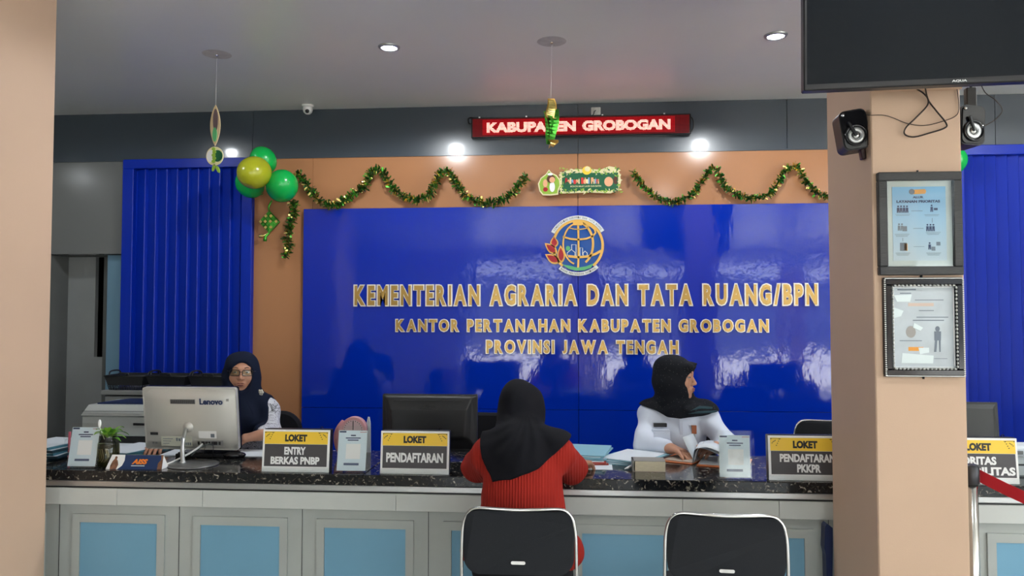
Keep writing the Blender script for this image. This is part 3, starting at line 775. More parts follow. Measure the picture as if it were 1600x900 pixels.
def arc(cx, cy, rx, ry, a0, a1, n=24): return [((cx - 565 + rx * math.cos(rad(a0 + (a1 - a0) * i / n))) * U, (465 - cy + ry * math.sin(rad(a0 + (a1 - a0) * i / n))) * U) for i in range(n + 1)]
mb = MB().lathe([(0.001, -.004), (325 * U, -.004), (325 * U, 0)], 48, axis='y', cap=False, smooth=False); mb.build('globe_disc', M_logoblue, E0)
band(arc(565, 465, 335, 345, -52, 232, 50), 34 * U).build('ring', M_logogold, E0)
for (pts, w_) in ((arc(565, 465, 8, 300, 85, -90, 10), 26), (arc(565, 440, 200, 280, 105, 255, 24), 20), (arc(565, 440, 205, 290, 75, -60, 24), 30),
                  ([q(360, 340), q(460, 370), q(565, 382), q(680, 370), q(770, 335), q(805, 290), q(790, 240), q(730, 190), q(640, 160)], 24),
                  ([q(430, 605), q(565, 622), q(700, 612), q(800, 580), q(880, 535)], 32),
                  ([q(440, 220), q(520, 238), q(600, 242), q(680, 230), q(715, 205)], 12)):
    band(pts, w_ * U, y0=-0.011).build('grid_line', M_logogold, E0)
MB().prism([q(500, 130), q(640, 130), q(620, 188), q(500, 186)], -0.012, 0).build('pole_cap', M_logogold, E0)
top = band(arc(565, 465, 385, 385, 30, 152, 40), 52 * U, y0=-0.014); top.build('upper_ribbon', M_logowhite, E0)
band(arc(565, 465, 385, 385, -130, -47, 30), 48 * U, y0=-0.014).build('lower_ribbon', M_logowhite, E0)
def arctext(s_, r, a0, a1, hgt, flip, name):
    mb = MB()
    for i, ch in enumerate(s_):
        if ch == ' ': continue
        a = rad(a0 + (a1 - a0) * (i + .5) / len(s_)); m = MB()
        text_mb(ch, -hgt * .3, hgt * .3, -hgt / 2, hgt / 2, 0, 0.0006, off=0.01, mb=m)
        Rm = Matrix.Translation((r * math.cos(a), -0.014, r * math.sin(a))) @ Matrix.Rotation(-(a - PI / 2) if not flip else -(a + PI / 2), 4, 'Y')
        mb.add([Rm @ v for v in m.v], m.f, False)
    mb.build(name, M_ink, E0)
arctext('KEMENTERIAN AGRARIA DAN TATA RUANG', 385 * U, 148, 34, 0.014, False, 'ribbon_lettering')
arctext('BADAN PERTANAHAN NASIONAL', 385 * U, -127, -51, 0.014, True, 'ribbon_lettering')
for (a, c, w_) in (((250, 480), (235, 345), 90), ((270, 560), (125, 435), 90), ((300, 690), (130, 585), 95), ((340, 690), (330, 470), 85)):
    A, C = Vector(q(*a)), Vector(q(*c)); d_ = C - A; nn = Vector((-d_.y, d_.x)).normalized() * w_ * U / 2
    def petal(k, dd): return [A + d_ * (0.5 + (tt - 0.5) * dd) + nn * (math.sin(PI * tt ** 0.8)) * s_ * k for s_, seq in ((1, [i / 8 for i in range(9)]), (-1, [1 - i / 8 for i in range(1, 8)])) for tt in seq]
    MB().prism(petal(1.25, 1.15), -0.010, 0).build('petal_outline', M_logogold, E0)
    MB().prism(petal(0.85, 0.85), -0.0125, -0.0101).build('petal', M_logored, E0)
for pl in ([(420, 600), (420, 560), (475, 515), (525, 555), (525, 600)], [(480, 520), (480, 450), (540, 450), (540, 600)], [(592, 600), (592, 492), (628, 492), (628, 590)], [(635, 600), (635, 565), (660, 538), (690, 565), (690, 600)]):
    band([q(*p_) for p_ in pl], 9 * U, y0=-0.008).build('house_outline', M_logowhite, E0)
MB().prism([q(430 + 32 * math.cos(k * .7), 500 + 34 * math.sin(k * .7)) for k in range(9)], -0.007, 0).build('tree_dot', M_logogreen, E0)
MB().prism([q(350, 720), q(450, 735), q(560, 765), q(680, 745), q(780, 705), q(740, 765), q(650, 800), q(540, 805), q(440, 780)], -0.0125, 0).build('green_field', M_logogreen, E0)
# ================================================================== DECORATIONS
rnd = random.Random(5)
M_balG = mat('green_balloon_rubber', (0.003, 0.42, 0.07), 0.25, coat=0.3)
M_balY = mat('olive_yellow_balloon_rubber', (0.40, 0.42, 0.015), 0.25, coat=0.3)
def balloon(px, py, Y, r, m, label, tilt):
    c = P(px, py, Y)
    t = thing('balloon', label, 'balloon', c, 0, 'balloons beside the sign board')
    T = Matrix.Rotation(tilt[0], 4, 'X') @ Matrix.Rotation(tilt[1], 4, 'Y')
    b = MB(); b.T = T
    prof = [(max(1e-4, r * math.sin(PI * k / 16) * (1 + 0.03 * math.cos(PI * k / 16))), -r * 1.08 * math.cos(PI * k / 16) * (1.06 if k < 8 else 1)) for k in range(17)]
    b.lathe(prof, 32, cap=False); b.build('skin', m, t)
    b = MB(); b.T = T; b.lathe([(0.005, -r * 1.13), (0.004, -r * 1.17), (0.010, -r * 1.21)], 12); b.build('knot', m, t)
balloon(411, 250, 5.28, 0.092, M_balG, 'green balloon at the top of the cluster', (0.6, -0.3))
balloon(398, 269.5, 5.14, 0.112, M_balY, 'olive yellow balloon at the front of the cluster', (-1.2, 0.3))
balloon(441, 290, 5.26, 0.112, M_balG, 'green balloon at the right of the cluster, by the tinsel', (1.0, 0.5))
balloon(390, 287, 5.32, 0.097, M_balG, 'green balloon at the lower left, mostly behind the yellow one', (0.8, -0.6))
balloon(1490, 251, 5.36, 0.085, M_balG, 'green balloon peeking out behind the right pillar', (0.8, 0))

M_foilG = mat('green_foil', (0.08, 0.40, 0.05), 0.28, metal=0.9)
M_foilD = mat('dark_green_foil', (0.03, 0.11, 0.025), 0.3, metal=0.7)
M_foilY = mat('gold_foil', (0.85, 0.68, 0.22), 0.25, metal=0.95)
def tinsel(pix, Y, label, dens=1.0, rr=0.044):
    pts = catmull([P(px, py, Y) for px, py in pix], 8)
    t = thing('tinsel_garland', label, 'garland', pts[0], 0, 'green and gold tinsel on the tan cladding')
    o0 = Vector(pts[0])
    MB().tube([p - o0 for p in pts], 0.004, 6).build('cord', M_foilD, t)
    b = MB()
    for i in range(len(pts) - 1):
        a, c = pts[i] - o0, pts[i + 1] - o0; d = c - a; n = max(1, int(d.length / 0.0014 * dens)); dn = d.normalized()
        for k in range(n):
            p = a + d * rnd.random(); ang = rnd.random() * 2 * PI; r = rr * (0.45 + 0.6 * rnd.random())
            u = dn.orthogonal().normalized(); w = dn.cross(u); rdir = (u * math.cos(ang) + w * math.sin(ang)); rdir.y = -abs(rdir.y) if rnd.random() < .7 else min(rdir.y, .2)
            rdir = (rdir + dn * rnd.uniform(-.7, .7)).normalized(); s_ = Vector((rnd.uniform(-1, 1), rnd.uniform(-1, 1), rnd.uniform(-1, 1))).cross(rdir).normalized() * rnd.uniform(0.0035, 0.0085)
            b.mi = rnd.choice((0, 0, 1, 1, 2, 2)); q0 = p + rdir * r * 0.25; q1 = p + rdir * r
            b.add([p, q0 + s_, q1 + s_ * .8, q1 + rdir * .004, q1 - s_ * .8, q0 - s_], [(0, 1, 2, 3, 4, 5)], False)
    b.build('foil_leaves', [M_foilG, M_foilD, M_foilY], t, kind='stuff')
tinsel([(464, 270), (478, 285), (490, 303), (506, 316), (522, 322), (545, 308), (570, 291), (580, 270), (590, 266), (602, 272), (612, 292), (628, 305), (648, 312), (668, 307), (678, 292), (688, 272), (698, 266), (706, 276), (718, 294), (732, 308), (752, 315), (775, 316), (798, 306), (812, 290), (823, 275)], 5.44, 'long green and gold tinsel garland swagged from the balloons to the greeting sign', .95)
tinsel([(457, 314), (460, 332), (453, 352), (449, 372), (452, 385), (446, 404)], 5.44, 'short tinsel garland hanging straight down under the balloons', 1.0, .046)
tinsel([(988, 268), (1000, 285), (1015, 300), (1035, 313), (1060, 315), (1085, 300), (1098, 280), (1110, 264), (1122, 268), (1130, 288), (1150, 303), (1180, 310), (1205, 300), (1220, 278), (1235, 260), (1248, 264), (1258, 282), (1275, 300), (1300, 312)], 5.44, 'green and gold tinsel garland swagged from the greeting sign to the right pillar', .9, .036)

# greeting sign cut-out
M_leafp = mat('lime_green_print', (0.28, 0.46, 0.05), 0.4); M_dkgreen = mat('dark_green_print', (0.008, 0.11, 0.045), 0.35)
M_cream = mat('cream_print', (0.80, 0.72, 0.42), 0.4); M_brown = mat('brown_print', (0.09, 0.025, 0.012), 0.5); M_flesh = mat('peach_print', (0.78, 0.40, 0.22), 0.5)
p = P(905, 283, 5.46)
t = thing('greeting_sign', 'small green and yellow holiday greeting cut-out sign above the emblem', 'sign', (p.x, 5.46, p.z))
k_ = (P(970, 283, 5.46).x - P(840, 283, 5.46).x) / 1280.0
def g(px, py): return ((px - 745) * k_, (310 - py) * k_)
b = MB(); b.prism([g(745 + 320 * 0 + x_, y_) for x_, y_ in [(-300, 200), (-200, 150), (-60, 130), (60, 130), (120, 80), (180, 130), (330, 140), (460, 90), (560, 110), (620, 200), (640, 330), (600, 450), (480, 510), (300, 500), (100, 490), (-100, 500), (-300, 500)]], -0.012, 0); b.build('backing', M_cream, t)
box_part('panel', (g(480, 0)[0], -0.0135, g(0, 470)[1]), (g(1340, 0)[0], -0.0125, g(0, 190)[1]), M_dkgreen, t)
b = MB()
for i in range(150):
    x_ = rnd.uniform(430, 1390); y_ = rnd.choice((rnd.uniform(110, 215), rnd.uniform(440, 500))); 
    if i < 24: x_ = rnd.choice((rnd.uniform(420, 500), rnd.uniform(1300, 1385))); y_ = rnd.uniform(180, 460)
    gx, gz = g(x_, y_); rr = rnd.uniform(16, 34) * k_; a_ = rnd.random() * PI; b.mi = rnd.choice((0, 0, 1, 2))
    yy = -0.0138 - rnd.random() * 0.002
    b.prism([(gx + rr * math.cos(a_), gz + rr * math.sin(a_)), (gx - rr * .4 * math.sin(a_), gz + rr * .4 * math.cos(a_)), (gx - rr * math.cos(a_), gz - rr * math.sin(a_)), (gx + rr * .4 * math.sin(a_), gz - rr * .4 * math.cos(a_))], yy, yy + .001)
b.build('leaf_border', [M_leafp, M_cream, M_dkgreen], t, kind='stuff')
def ov(cx, cy, rx, ry, m, y, nm, tt=t):
    b = MB(); b.prism([g(cx + rx * math.cos(2 * PI * i / 24), cy + ry * math.sin(2 * PI * i / 24)) for i in range(24)], y, y + .0012); return b.build(nm, m, tt)
bl = [g(*v) for v in [(280, 130), (320, 180), (400, 220), (450, 290), (460, 380), (430, 450), (420, 520), (300, 532), (180, 525), (130, 460), (110, 350), (150, 260), (230, 200)]]
MB().prism(bl, -0.018, 0).build('arch_medallion', M_cream, t)
MB().prism([(x_ * .90 + g(285, 0)[0] * .10, z_ * .90 + g(0, 350)[1] * .10) for x_, z_ in bl], -0.019, -0.018).build('medallion_field', M_leafp, t)
ov(330, 400, 42, 80, M_print, -0.0205, 'white_shirt_shape'); ov(225, 440, 36, 34, M_logored, -0.0205, 'red_skirt_shape'); ov(222, 345, 36, 62, M_flesh, -0.0212, 'pink_headscarf_shape')
ov(312, 278, 66, 62, M_brown, -0.0212, 'brown_hair_shape'); ov(330, 292, 44, 46, M_flesh, -0.0225, 'face_shape'); ov(298, 205, 42, 20, M_print, -0.0225, 'white_cap_shape')
ov(862, 152, 70, 66, M_yellow, -0.016, 'crescent_disc'); ov(872, 130, 44, 40, M_cream, -0.0172, 'crescent_inner'); ov(1195, 330, 66, 74, M_flesh, -0.0155, 'drum_shape'); ov(1300, 310, 34, 60, M_brown, -0.0155, 'drum_end_shape')
cols = [mat('bright_red_print', (.65, .03, .03), .4), mat('soft_orange_print', (.85, .40, .20), .4), M_cream, mat('soft_blue_print', (.25, .40, .65), .4)]
word = 'Selamat Idul Fitri'; x_ = 528
for i, ch in enumerate(word):
    w_ = 33 if ch not in ' ilrt' else 19
    if ch != ' ':
        a = g(x_, 360); c = g(x_ + w_ + 3, 262 if ch.isupper() or ch in 'ldt' else 288)
        text_mb(ch, a[0], c[0], a[1], c[1], -0.0135, 0.002, off=0.10).build('greeting_letter', cols[i % 4] if i else M_logored, t)
    x_ += w_ + 3
text_mb('MOHON MAAF LAHIR DAN BATIN', g(610, 0)[0], g(1080, 0)[0], g(0, 408)[1], g(0, 382)[1], -0.0135, 0.0008, off=0.01).build('small_lettering', M_cream, t)

# ketupat ornament on the cladding
p = P(422, 347, 5.47)
t = thing('diamond_ornament', 'green and gold diamond-shaped woven ornament under the balloons', 'ornament', (p.x, 5.47, p.z))
w = 0.078; h = 0.082
b = MB(); b.add([(0, -.02, h), (w, -.02, 0), (0, -.02, -h), (-w, -.02, 0), (0, -.045, 0), (0, 0, h), (w, 0, 0), (0, 0, -h), (-w, 0, 0)], [(3, 4, 0), (0, 4, 1), (1, 4, 2), (2, 4, 3), (0, 1, 6, 5), (1, 2, 7, 6), (2, 3, 8, 7), (3, 0, 5, 8)], False); b.build('body', M_foilG, t)
for i in range(4):
    for j in range(4):
        u, v = (i + .5) / 4 - .5, (j + .5) / 4 - .5; x_, z_ = (u - v) * w, (u + v) * h; yy = -.024 - .022 * (1 - (abs(u - v) + abs(u + v)) * 0.9)
        MB().prism([(x_, z_ + h * .17), (x_ - w * .17, z_), (x_, z_ - h * .17), (x_ + w * .17, z_)], yy - .003, yy + .006).build('woven_tile', (M_foilY if (i + j) % 2 else M_foilG), t)
MB().tube(catmull([(0, -.02, h), (0.002, -.03, h + .03), (0.02, -.02, h + .075)]), [.007] * 12 + [.004], 6).build('hanging_loop', M_foilG, t)
for pts in ([(0, -.02, -h), (-.03, -.025, -h - .02), (-.075, -.02, -h - .025)], [(0.002, -.02, -h), (-.02, -.03, -h - .03), (-.028, -.02, -h - .062)]):
    MB().tube(catmull(pts), [.010] * 8 + [.014] * 4 + [.004], 6).build('tail', M_foilY if pts[2][0] < -.05 else M_foilG, t)

# round ornament hanging left: long oval over a disc
M_beige = mat('beige_card', (0.55, 0.42, 0.24), 0.5); M_mauve = mat('mauve_foil', (0.18, 0.13, 0.14), 0.3, metal=.5)
hk = PZ(339, 85, CZ); Yo = hk.y
top = P(337, 164, Yo)
t = thing('hanging_ornament', 'long oval card ornament with a round cream disc, hanging left before the blue louvre', 'ornament', top)
MB().tube([(hk.x - top.x, 0, CZ - top.z - .02), (0, 0, 0)], 0.0009, 5).build('thread', M_print, t)
def zz(py): return P(337, py, Yo).z - top.z
def oval(cx, cz, rx, rz, y0, y1): return MB().prism([(cx + rx * math.cos(2 * PI * i / 32), cz + rz * math.sin(2 * PI * i / 32)) for i in range(32)], y0, y1)
c_ = (zz(164) + zz(228)) / 2; rz = abs(zz(164) - zz(228)) / 2
MB().prism([(0.030 * math.sin(PI * (i / 12)) ** .8 * (1 if s_ > 0 else -1), -2 * rz * i / 12) for s_, seq in ((1, range(13)), (-1, range(11, 0, -1))) for i in seq], -.004, .004).build('long_oval_card', M_beige, t)
oval(0.003, c_ + .03, .015, rz * .55, -.007, -.004).build('mauve_inlay', M_mauve, t)
oval(0.0, c_ - .055, .013, .042, -.008, -.004).build('green_inlay', M_logogreen, t)
dz = zz(244)
oval(0, dz, .051, .055, -.004, .004).build('disc', M_cream, t)
oval(.018, dz, .030, .034, -.007, -.004).build('green_moon', M_dkgreen, t)
oval(-.022, dz, .024, .036, -.0065, -.004).build('white_moon', M_print, t)
for k in range(5): oval(-.004 + .004 * (k % 2), dz + .040 - k * .018, .011, .010, -.011, -.007).build('leaf_bead', M_leafp, t)
for a in ((-.006, -.078, .3), (.020, -.088, -.4)):
    b = oval(0, 0, .009, .022, -.004, .003); b.v = [Matrix.Rotation(a[2], 4, 'Y') @ v + Vector((a[0], 0, dz + a[1] + .01)) for v in b.v]; b.build('tail_leaf', M_leafp, t)

# golden lantern-like ornament seen edge-on before the display
hk = PZ(862, 65, CZ); Yo = hk.y; top = P(861, 154, Yo)
t = thing('hanging_ornament', 'gold and green twisted foil ornament hanging before the red display', 'ornament', top)
MB().tube([(hk.x - top.x, 0, CZ - top.z - .02), (0, 0, 0)], 0.0009, 5).build('thread', M_print, t)
L = top.z - P(861, 230, Yo).z
M_foilO = mat('antique_gold_foil', (0.50, 0.30, 0.07), 0.3, metal=.85)
def ztw(f0, f1, w0, w1, ph, m, nm, yo=0, xo=0):
    b = MB(); vs = []; n = 10
    for i in range(n + 1):
        f_ = i / n; z_ = -L * (f0 + (f1 - f0) * f_); ww = (w0 + (w1 - w0) * f_) * 1.45; a = ph + f_ * 1.0
        for s_ in (-1, 1):
            vs.append((xo + s_ * ww * math.cos(a) + .006 * math.sin(f_ * 5), yo + s_ * ww * math.sin(a), z_))
    vs2 = [(v[0], v[1] + .006, v[2]) for v in vs]; N = len(vs)
    fs = [(2 * i, 2 * i + 2, 2 * i + 3, 2 * i + 1) for i in range(n)] + [(N + 2 * i, N + 2 * i + 1, N + 2 * i + 3, N + 2 * i + 2) for i in range(n)] + [(2 * i, N + 2 * i, N + 2 * i + 2, 2 * i + 2) for i in range(n)] + [(2 * i + 1, 2 * i + 3, N + 2 * i + 3, N + 2 * i + 1) for i in range(n)]
    b.add(vs + vs2, fs, False); b.build(nm, m, t)
ztw(0, .42, .013, .032, 0.1, M_foilO, 'gold_fold'); ztw(.25, .95, .032, .016, -.4, M_foilG, 'green_fold', -.01); ztw(.38, .75, .020, .026, .9, M_foilG, 'green_fold', -.02, .006)
ztw(.30, 1.0, .034, .018, .8, M_foilO, 'gold_fold', .012, -.004); ztw(.86, 1.0, .020, .012, .2, M_foilO, 'gold_tail', -.015, .012); ztw(.05, .42, .012, .018, -.6, M_foilY, 'bright_fold', -.022)
MB().ell((.018, -.03, -L * .44), (.012, .006, .004)).build('foil_glint', M_foilY, t)

# ================================================================== COLUMN FITTINGS
# television
TW, TH = 0.975, 0.565
pa = P(1256, 142, 2.52)
t = thing('television', 'wide black wall television mounted on the right pillar', 'television', (pa.x, 2.52, pa.z), -rad(4.3))
b = MB().box((0, 0, 0), (TW, 0.045, TH), 0.004); T0 = Matrix.Rotation(rad(3), 4, 'X'); b.v = [T0 @ v for v in b.v]; b.build('casing', M_blackpl, t)
M_screen = mat('television_screen', (0.005, 0.007, 0.010), 0.16, ior=1.22)
b = MB().box((0.010, -0.0015, 0.020), (TW - .010, 0.0, TH - .01)); b.v = [T0 @ v for v in b.v]; b.build('screen', M_screen, t)
b = text_mb('AQUA', TW * .455, TW * .50, .006, .014, -.0005, .001, off=.03); b.v = [T0 @ v for v in b.v]; b.build('badge', M_alu, t)
b = MB().box((TW * .42, .045, .12), (TW * .5, .36, .16)).box((TW * .42, .045, .40), (TW * .5, .34, .44)); b.build('wall_bracket', M_blackpl, t)
# small mounting rail on the column
b = box_part('mounting_rail', (cx0 - .0, 2.835, P(1430, 139, 2.85).z - .006), (cx1, 2.85, P(1430, 139, 2.85).z + .01), M_peach, cr_)

def speaker(loc, rz, roll, label, strap):
    t = thing('loudspeaker', label, 'speaker', loc, rz, 'small black speakers on the right pillar')
    R = Matrix.Rotation(roll, 4, 'Y')
    def add(mb, nm, m, parent=t): mb.v = [R @ v for v in mb.v]; return mb.build(nm, m, parent)
    w_, h_ = .048, .074
    b = MB(); b.prism(rounded(-w_, -h_, w_, h_, .022), -.045, .045); add(b, 'cabinet', M_blackpl)
    b = MB(); b.prism(rounded(-w_ + .005, -h_ + .005, w_ - .005, h_ - .005, .018), -.050, -.045); f = add(b, 'front_plate', M_glosspl)
    b = MB().lathe([(.038, -.050), (.040, -.055), (.036, -.057), (.031, -.052)], 30, (0, 0, -.022), 'y', cap=False); add(b, 'outer_ring', M_glosspl)
    b = MB().lathe([(.029, -.051), (.028, -.054), (.015, -.051), (.013, -.048)], 30, (0, 0, -.022), 'y', cap=False); c_ = add(b, 'driver_cone', mat('silver_cone', (0.55, 0.56, 0.56), 0.3, metal=.6))
    b = MB().ell((0, -.048, -.022), (.012, .008, .012)); add(b, 'dust_cap', M_chrome)
    b = MB().box((-.016, -.062, -.024), (-.004, -.054, .036), .003); b.v = [Matrix.Rotation(-.35, 4, 'Y') @ v for v in b.v]; add(b, 'front_strut', M_blackpl)
    b = MB().ell((-.034, -.052, .058), (.005, .004, .005)); add(b, 'indicator', M_chrome)
    if strap:
        b = MB().box((.012, -.03, -h_ - .036), (.030, .0, -h_ + .004), .003); add(b, 'foot_bracket', mat('dark_red_plastic', (.035, .008, .01), .3))
    return t
p = P(1330, 207, 3.0)
p = P(1330, 207, 2.93)
speaker((p.x, 2.93, p.z), rad(-4), -.15, 'small black speaker with silver cone, on the shaded side of the right pillar', True)
p = P(1507, 200, 2.98)
speaker((p.x, 2.98, p.z), rad(10), .05, 'small black speaker half hidden behind the lit face of the right pillar', False)
b = thing('power_adapter', 'dark adapter brick hanging above the half hidden speaker', 'adapter', P(1516, 155, 3.0))
box_part('brick', (-.018, -.014, -.050), (.018, .014, .042), mat('dark_brown_plastic', (.018, .015, .013), .5), b, .003)
MB().tube(catmull([(0.003, 0, .040), (0.004, 0, .075), (-.002, -.02, .12)]), .005).build('lead', M_blackpl, b)
M_cable = mat('dark_brown_cable', (0.022, 0.012, 0.008), 0.5)
def cable(label, pix, Y, r, name='cable', m=M_cable):
    pts = catmull([(P(a[0], a[1], a[2]) if len(a) > 2 else P(a[0], a[1], Y)) for a in pix], 8)
    t = thing(name, label, 'cable', pts[0]); o0 = pts[0].copy()
    MB().tube([v - o0 for v in pts], r, 7).build('wire', m, t); return t
cable('thick brown cable looped in a triangle under the television', [(1444, 128, 2.70), (1450, 155), (1462, 172), (1478, 192), (1476, 200), (1452, 208), (1428, 214), (1414, 210), (1415, 200), (1430, 185), (1448, 166), (1450, 155), (1442, 145), (1430, 138)], 2.838, .0028)
cable('thin cable from the shaded speaker across the pillar face', [(1345, 178, 2.98), (1358, 180, 2.86), (1380, 180), (1395, 184), (1418, 193), (1445, 196), (1475, 189), (1492, 182), (1498, 172), (1497, 150), (1494, 132)], 2.845, .0014)
cable('thin black cable curving out right of the half hidden speaker', [(1532, 130, 2.9), (1540, 145), (1556, 157), (1566, 172), (1556, 186), (1540, 196), (1530, 202)], 2.95, .0018)

# framed notices
def frame_box(t, x0, x1, z0, z1, w_, m, d=.02, y=0):
    for nm, a, c in (('frame_rail', (x0, y - d, z1 - w_), (x1, y, z1)), ('frame_rail', (x0, y - d, z0), (x1, y, z0 + w_)), ('frame_stile', (x0, y - d, z0 + w_), (x0 + w_, y, z1 - w_)), ('frame_stile', (x1 - w_, y - d, z0 + w_), (x1, y, z1 - w_))):
        box_part(nm, a, c, m, t, .003)
M_frame1 = mat('dark_grey_wood', (0.040, 0.040, 0.040), 0.45, bump=.3, bscale=40, stretch=(1, 1, 8))
f1a, f1b = P(1368, 271, 2.85), P(1501.5, 430, 2.85)
t = thing('framed_notice', 'upper framed blue priority-service flow chart on the pillar', 'frame', (f1a.x, 2.85, f1b.z))
W_, H_ = f1b.x - f1a.x, f1a.z - f1b.z
frame_box(t, 0, W_, 0, H_, .031, M_frame1, .024)
box_part('mat_board', (.03, -.010, .03), (W_ - .03, 0, H_ - .03), mat('pale_mint_board', (.58, .62, .59), .5), t)
M_sky = mat('pale_blue_print_with_glare', (0.30, 0.52, 0.72), 0.45)
n_, l_, b_ = nodes_of(M_sky)
tc = n_.new('ShaderNodeTexCoord'); sp = n_.new('ShaderNodeSeparateXYZ'); cr = n_.new('ShaderNodeValToRGB')
l_.new(tc.outputs['Object'], sp.inputs[0]); mr = n_.new('ShaderNodeMapRange'); mr.inputs['From Min'].default_value = .05; mr.inputs['From Max'].default_value = .32
l_.new(sp.outputs['Z'], mr.inputs[0]); l_.new(mr.outputs[0], cr.inputs[0]); cr.color_ramp.elements[0].color = (.55, .63, .68, 1); cr.color_ramp.elements[1].color = (.20, .46, .72, 1); l_.new(cr.outputs[0], b_.inputs['Base Color'])  # print pales towards the bottom, slight glass glare put into the colour
ax0, ax1, az0, az1 = .052, W_ - .052, .052, H_ - .052
box_part('printed_sheet', (ax0, -.0115, az0), (ax1, -.0100, az1), M_sky, t)
def a1(px, py): return (ax0 + (px - 125) / 470 * (ax1 - ax0), az1 - (py - 118) / 660 * (az1 - az0))
Mo = mat('orange_print', (.80, .33, .04), .4); Mg = mat('grey_print', (.16, .19, .23), .5); Mn = mat('navy_print', (.012, .03, .10), .4)
b = MB(); b.prism([a1(300, 145), a1(415, 140), a1(425, 160), a1(415, 182), a1(310, 185)], -.0122, -.0114); b.build('orange_badge', Mo, t)
b = MB(); b.prism([(a1(298, 163)[0] + .010 * math.cos(k * .52), a1(298, 163)[1] + .010 * math.sin(k * .52)) for k in range(12)], -.0126, -.0114); b.build('round_badge', Mg, t)
for s_, x0_, x1_, y0_, y1_ in (('ALUR', 305, 400, 222, 202), ('LAYANAN PRIORITAS', 162, 545, 262, 238)):
    A, C = a1(x0_, y0_), a1(x1_, y1_); text_mb(s_, A[0], C[0], A[1], C[1], -.0115, .0006, off=.05).build('title_lettering', Mn, t)
def people_icon(cx, cy, n, m=Mn):
    b = MB()
    for i in range(n):
        x_, z_ = a1(cx + i * 26, cy); b.prism([(x_ + .0032 * math.cos(k * .8), z_ + .011 + .0032 * math.sin(k * .8)) for k in range(8)], -.0122, -.0114)
        b.prism([(x_ - .0045, z_ - .012), (x_ - .001, z_ - .012), (x_, z_ - .002), (x_ + .001, z_ - .012), (x_ + .0045, z_ - .012), (x_ + .004, z_ + .006), (x_ - .004, z_ + .006)], -.0122, -.0114)
    b.build('people_icon', m, t)
people_icon(175, 320, 4); people_icon(470, 315, 1); people_icon(430, 487, 3); people_icon(180, 480, 2, Mg); people_icon(446, 650, 1, Mn)
for (x0_, y0_, x1_, y1_, m_) in ((490, 310, 522, 330, Mn), (185, 618, 245, 690, Mg), (222, 625, 250, 690, Mo), (210, 470, 250, 515, Mg), (505, 612, 540, 645, Mg), (462, 655, 495, 690, Mg), (290, 333, 390, 337, Mg), (305, 489, 395, 493, Mg), (471, 400, 475, 440, Mg), (209, 575, 213, 605, Mg), (305, 652, 400, 655, Mg)):
    A, C = a1(x0_, y1_), a1(x1_, y0_); box_part('chart_mark', (A[0], -.0120, A[1]), (C[0], -.0114, C[1]), m_, t)
b = MB()
for cx, cy in ((150, 362), (405, 368), (415, 525), (140, 540), (145, 708), (415, 708)):
    for k in range(3 if cy > 500 else 2):
        A, C = a1(cx + 6 * k, cy + 10 * k + 3), a1(cx + 130 - 8 * k, cy + 10 * k); b.box((A[0], -.0119, A[1]), (C[0], -.0114, C[1]))
b.build('caption_rules', Mg, t)
b = MB().tube([(W_ / 2, -.004, H_), (W_ / 2, -.004, H_ + .008)], .004).build('hanger', M_blackpl, t)
t1_ = t
f2a, f2b = P(1377, 434, 2.85), P(1505, 589, 2.85)
t = thing('framed_notice', 'lower ornate black and silver frame with a pale certificate behind shiny film', 'frame', (f2a.x, 2.85, f2b.z))
W_, H_ = f2b.x - f2a.x, f2a.z - f2b.z
M_sil = mat('tarnished_silver', (.42, .42, .40), .35, metal=.8)
frame_box(t, 0, W_, 0, H_, .005, M_blackpl, .018); frame_box(t, .005, W_ - .005, .005, H_ - .005, .022, M_glosspl, .024)
b = MB()
n = 46
for k in range(n):
    for x_ in (.0042, W_ - .0042): b.box((x_ - .0032, -.022, .004 + k * (H_ - .008) / n), (x_ + .0032, -.017, .004 + (k + .55) * (H_ - .008) / n))
for z_ in (.0042, H_ - .0042): b.box((.004, -.021, z_ - .002), (W_ - .004, -.018, z_ + .002))
b.build('beaded_edge', M_sil, t, kind='stuff')
b = MB()
for k in range(22):
    f_ = (k + .5) / 22
    for x_ in (.029, W_ - .029): b.ell((x_, -.024, .03 + f_ * (H_ - .06)), (.0042, .004, .0058), 8, 5)
for k in range(16):
    f_ = (k + .5) / 16
    for z_ in (.029, H_ - .029): b.ell((.03 + f_ * (W_ - .06), -.024, z_), (.0062, .004, .004), 8, 5)
b.build('carved_border', M_sil, t, kind='stuff')
box_part('certificate', (.030, -.012, .030), (W_ - .030, 0, H_ - .030), mat('pale_certificate_paper', (.50, .55, .58), .5, var=.08, vscale=14), t)
frame_box(t, .033, W_ - .033, .033, H_ - .033, .003, M_print, .0145, -.0)
M_film = mat('creased_clear_film', (.95, .97, .97), .10, trans=1.0, ior=1.35, bump=.9, bscale=22)
def c2(px, py): return (.033 + (px - 130) / 490 * (W_ - .066), H_ - .033 - (py - 100) / 670 * (H_ - .066))
for (x0_, y0_, x1_, y1_, m_) in ((310, 208, 540, 214, Mg), (255, 235, 460, 262, mat('faded_orange_print', (.62, .48, .40), .5)), (340, 295, 460, 301, Mg), (320, 350, 575, 357, Mg), (290, 375, 540, 383, Mg), (180, 545, 360, 551, Mg), (250, 600, 370, 632, Mo), (455, 693, 560, 697, Mg), (170, 118, 320, 130, Mg), (190, 150, 280, 158, Mg)):
    A, C = c2(x0_, y1_), c2(x1_, y0_); box_part('printed_line', (A[0], -.0126, A[1]), (C[0], -.0119, C[1]), m_, t)
b = MB(); cx_, cz_ = c2(272, 475); b.prism([(cx_ + .017 * math.cos(k * .42), cz_ + .021 * math.sin(k * .42)) for k in range(15)], -.0126, -.0119); b.build('round_seal', mat('brown_grey_print', (.33, .31, .29), .5), t)
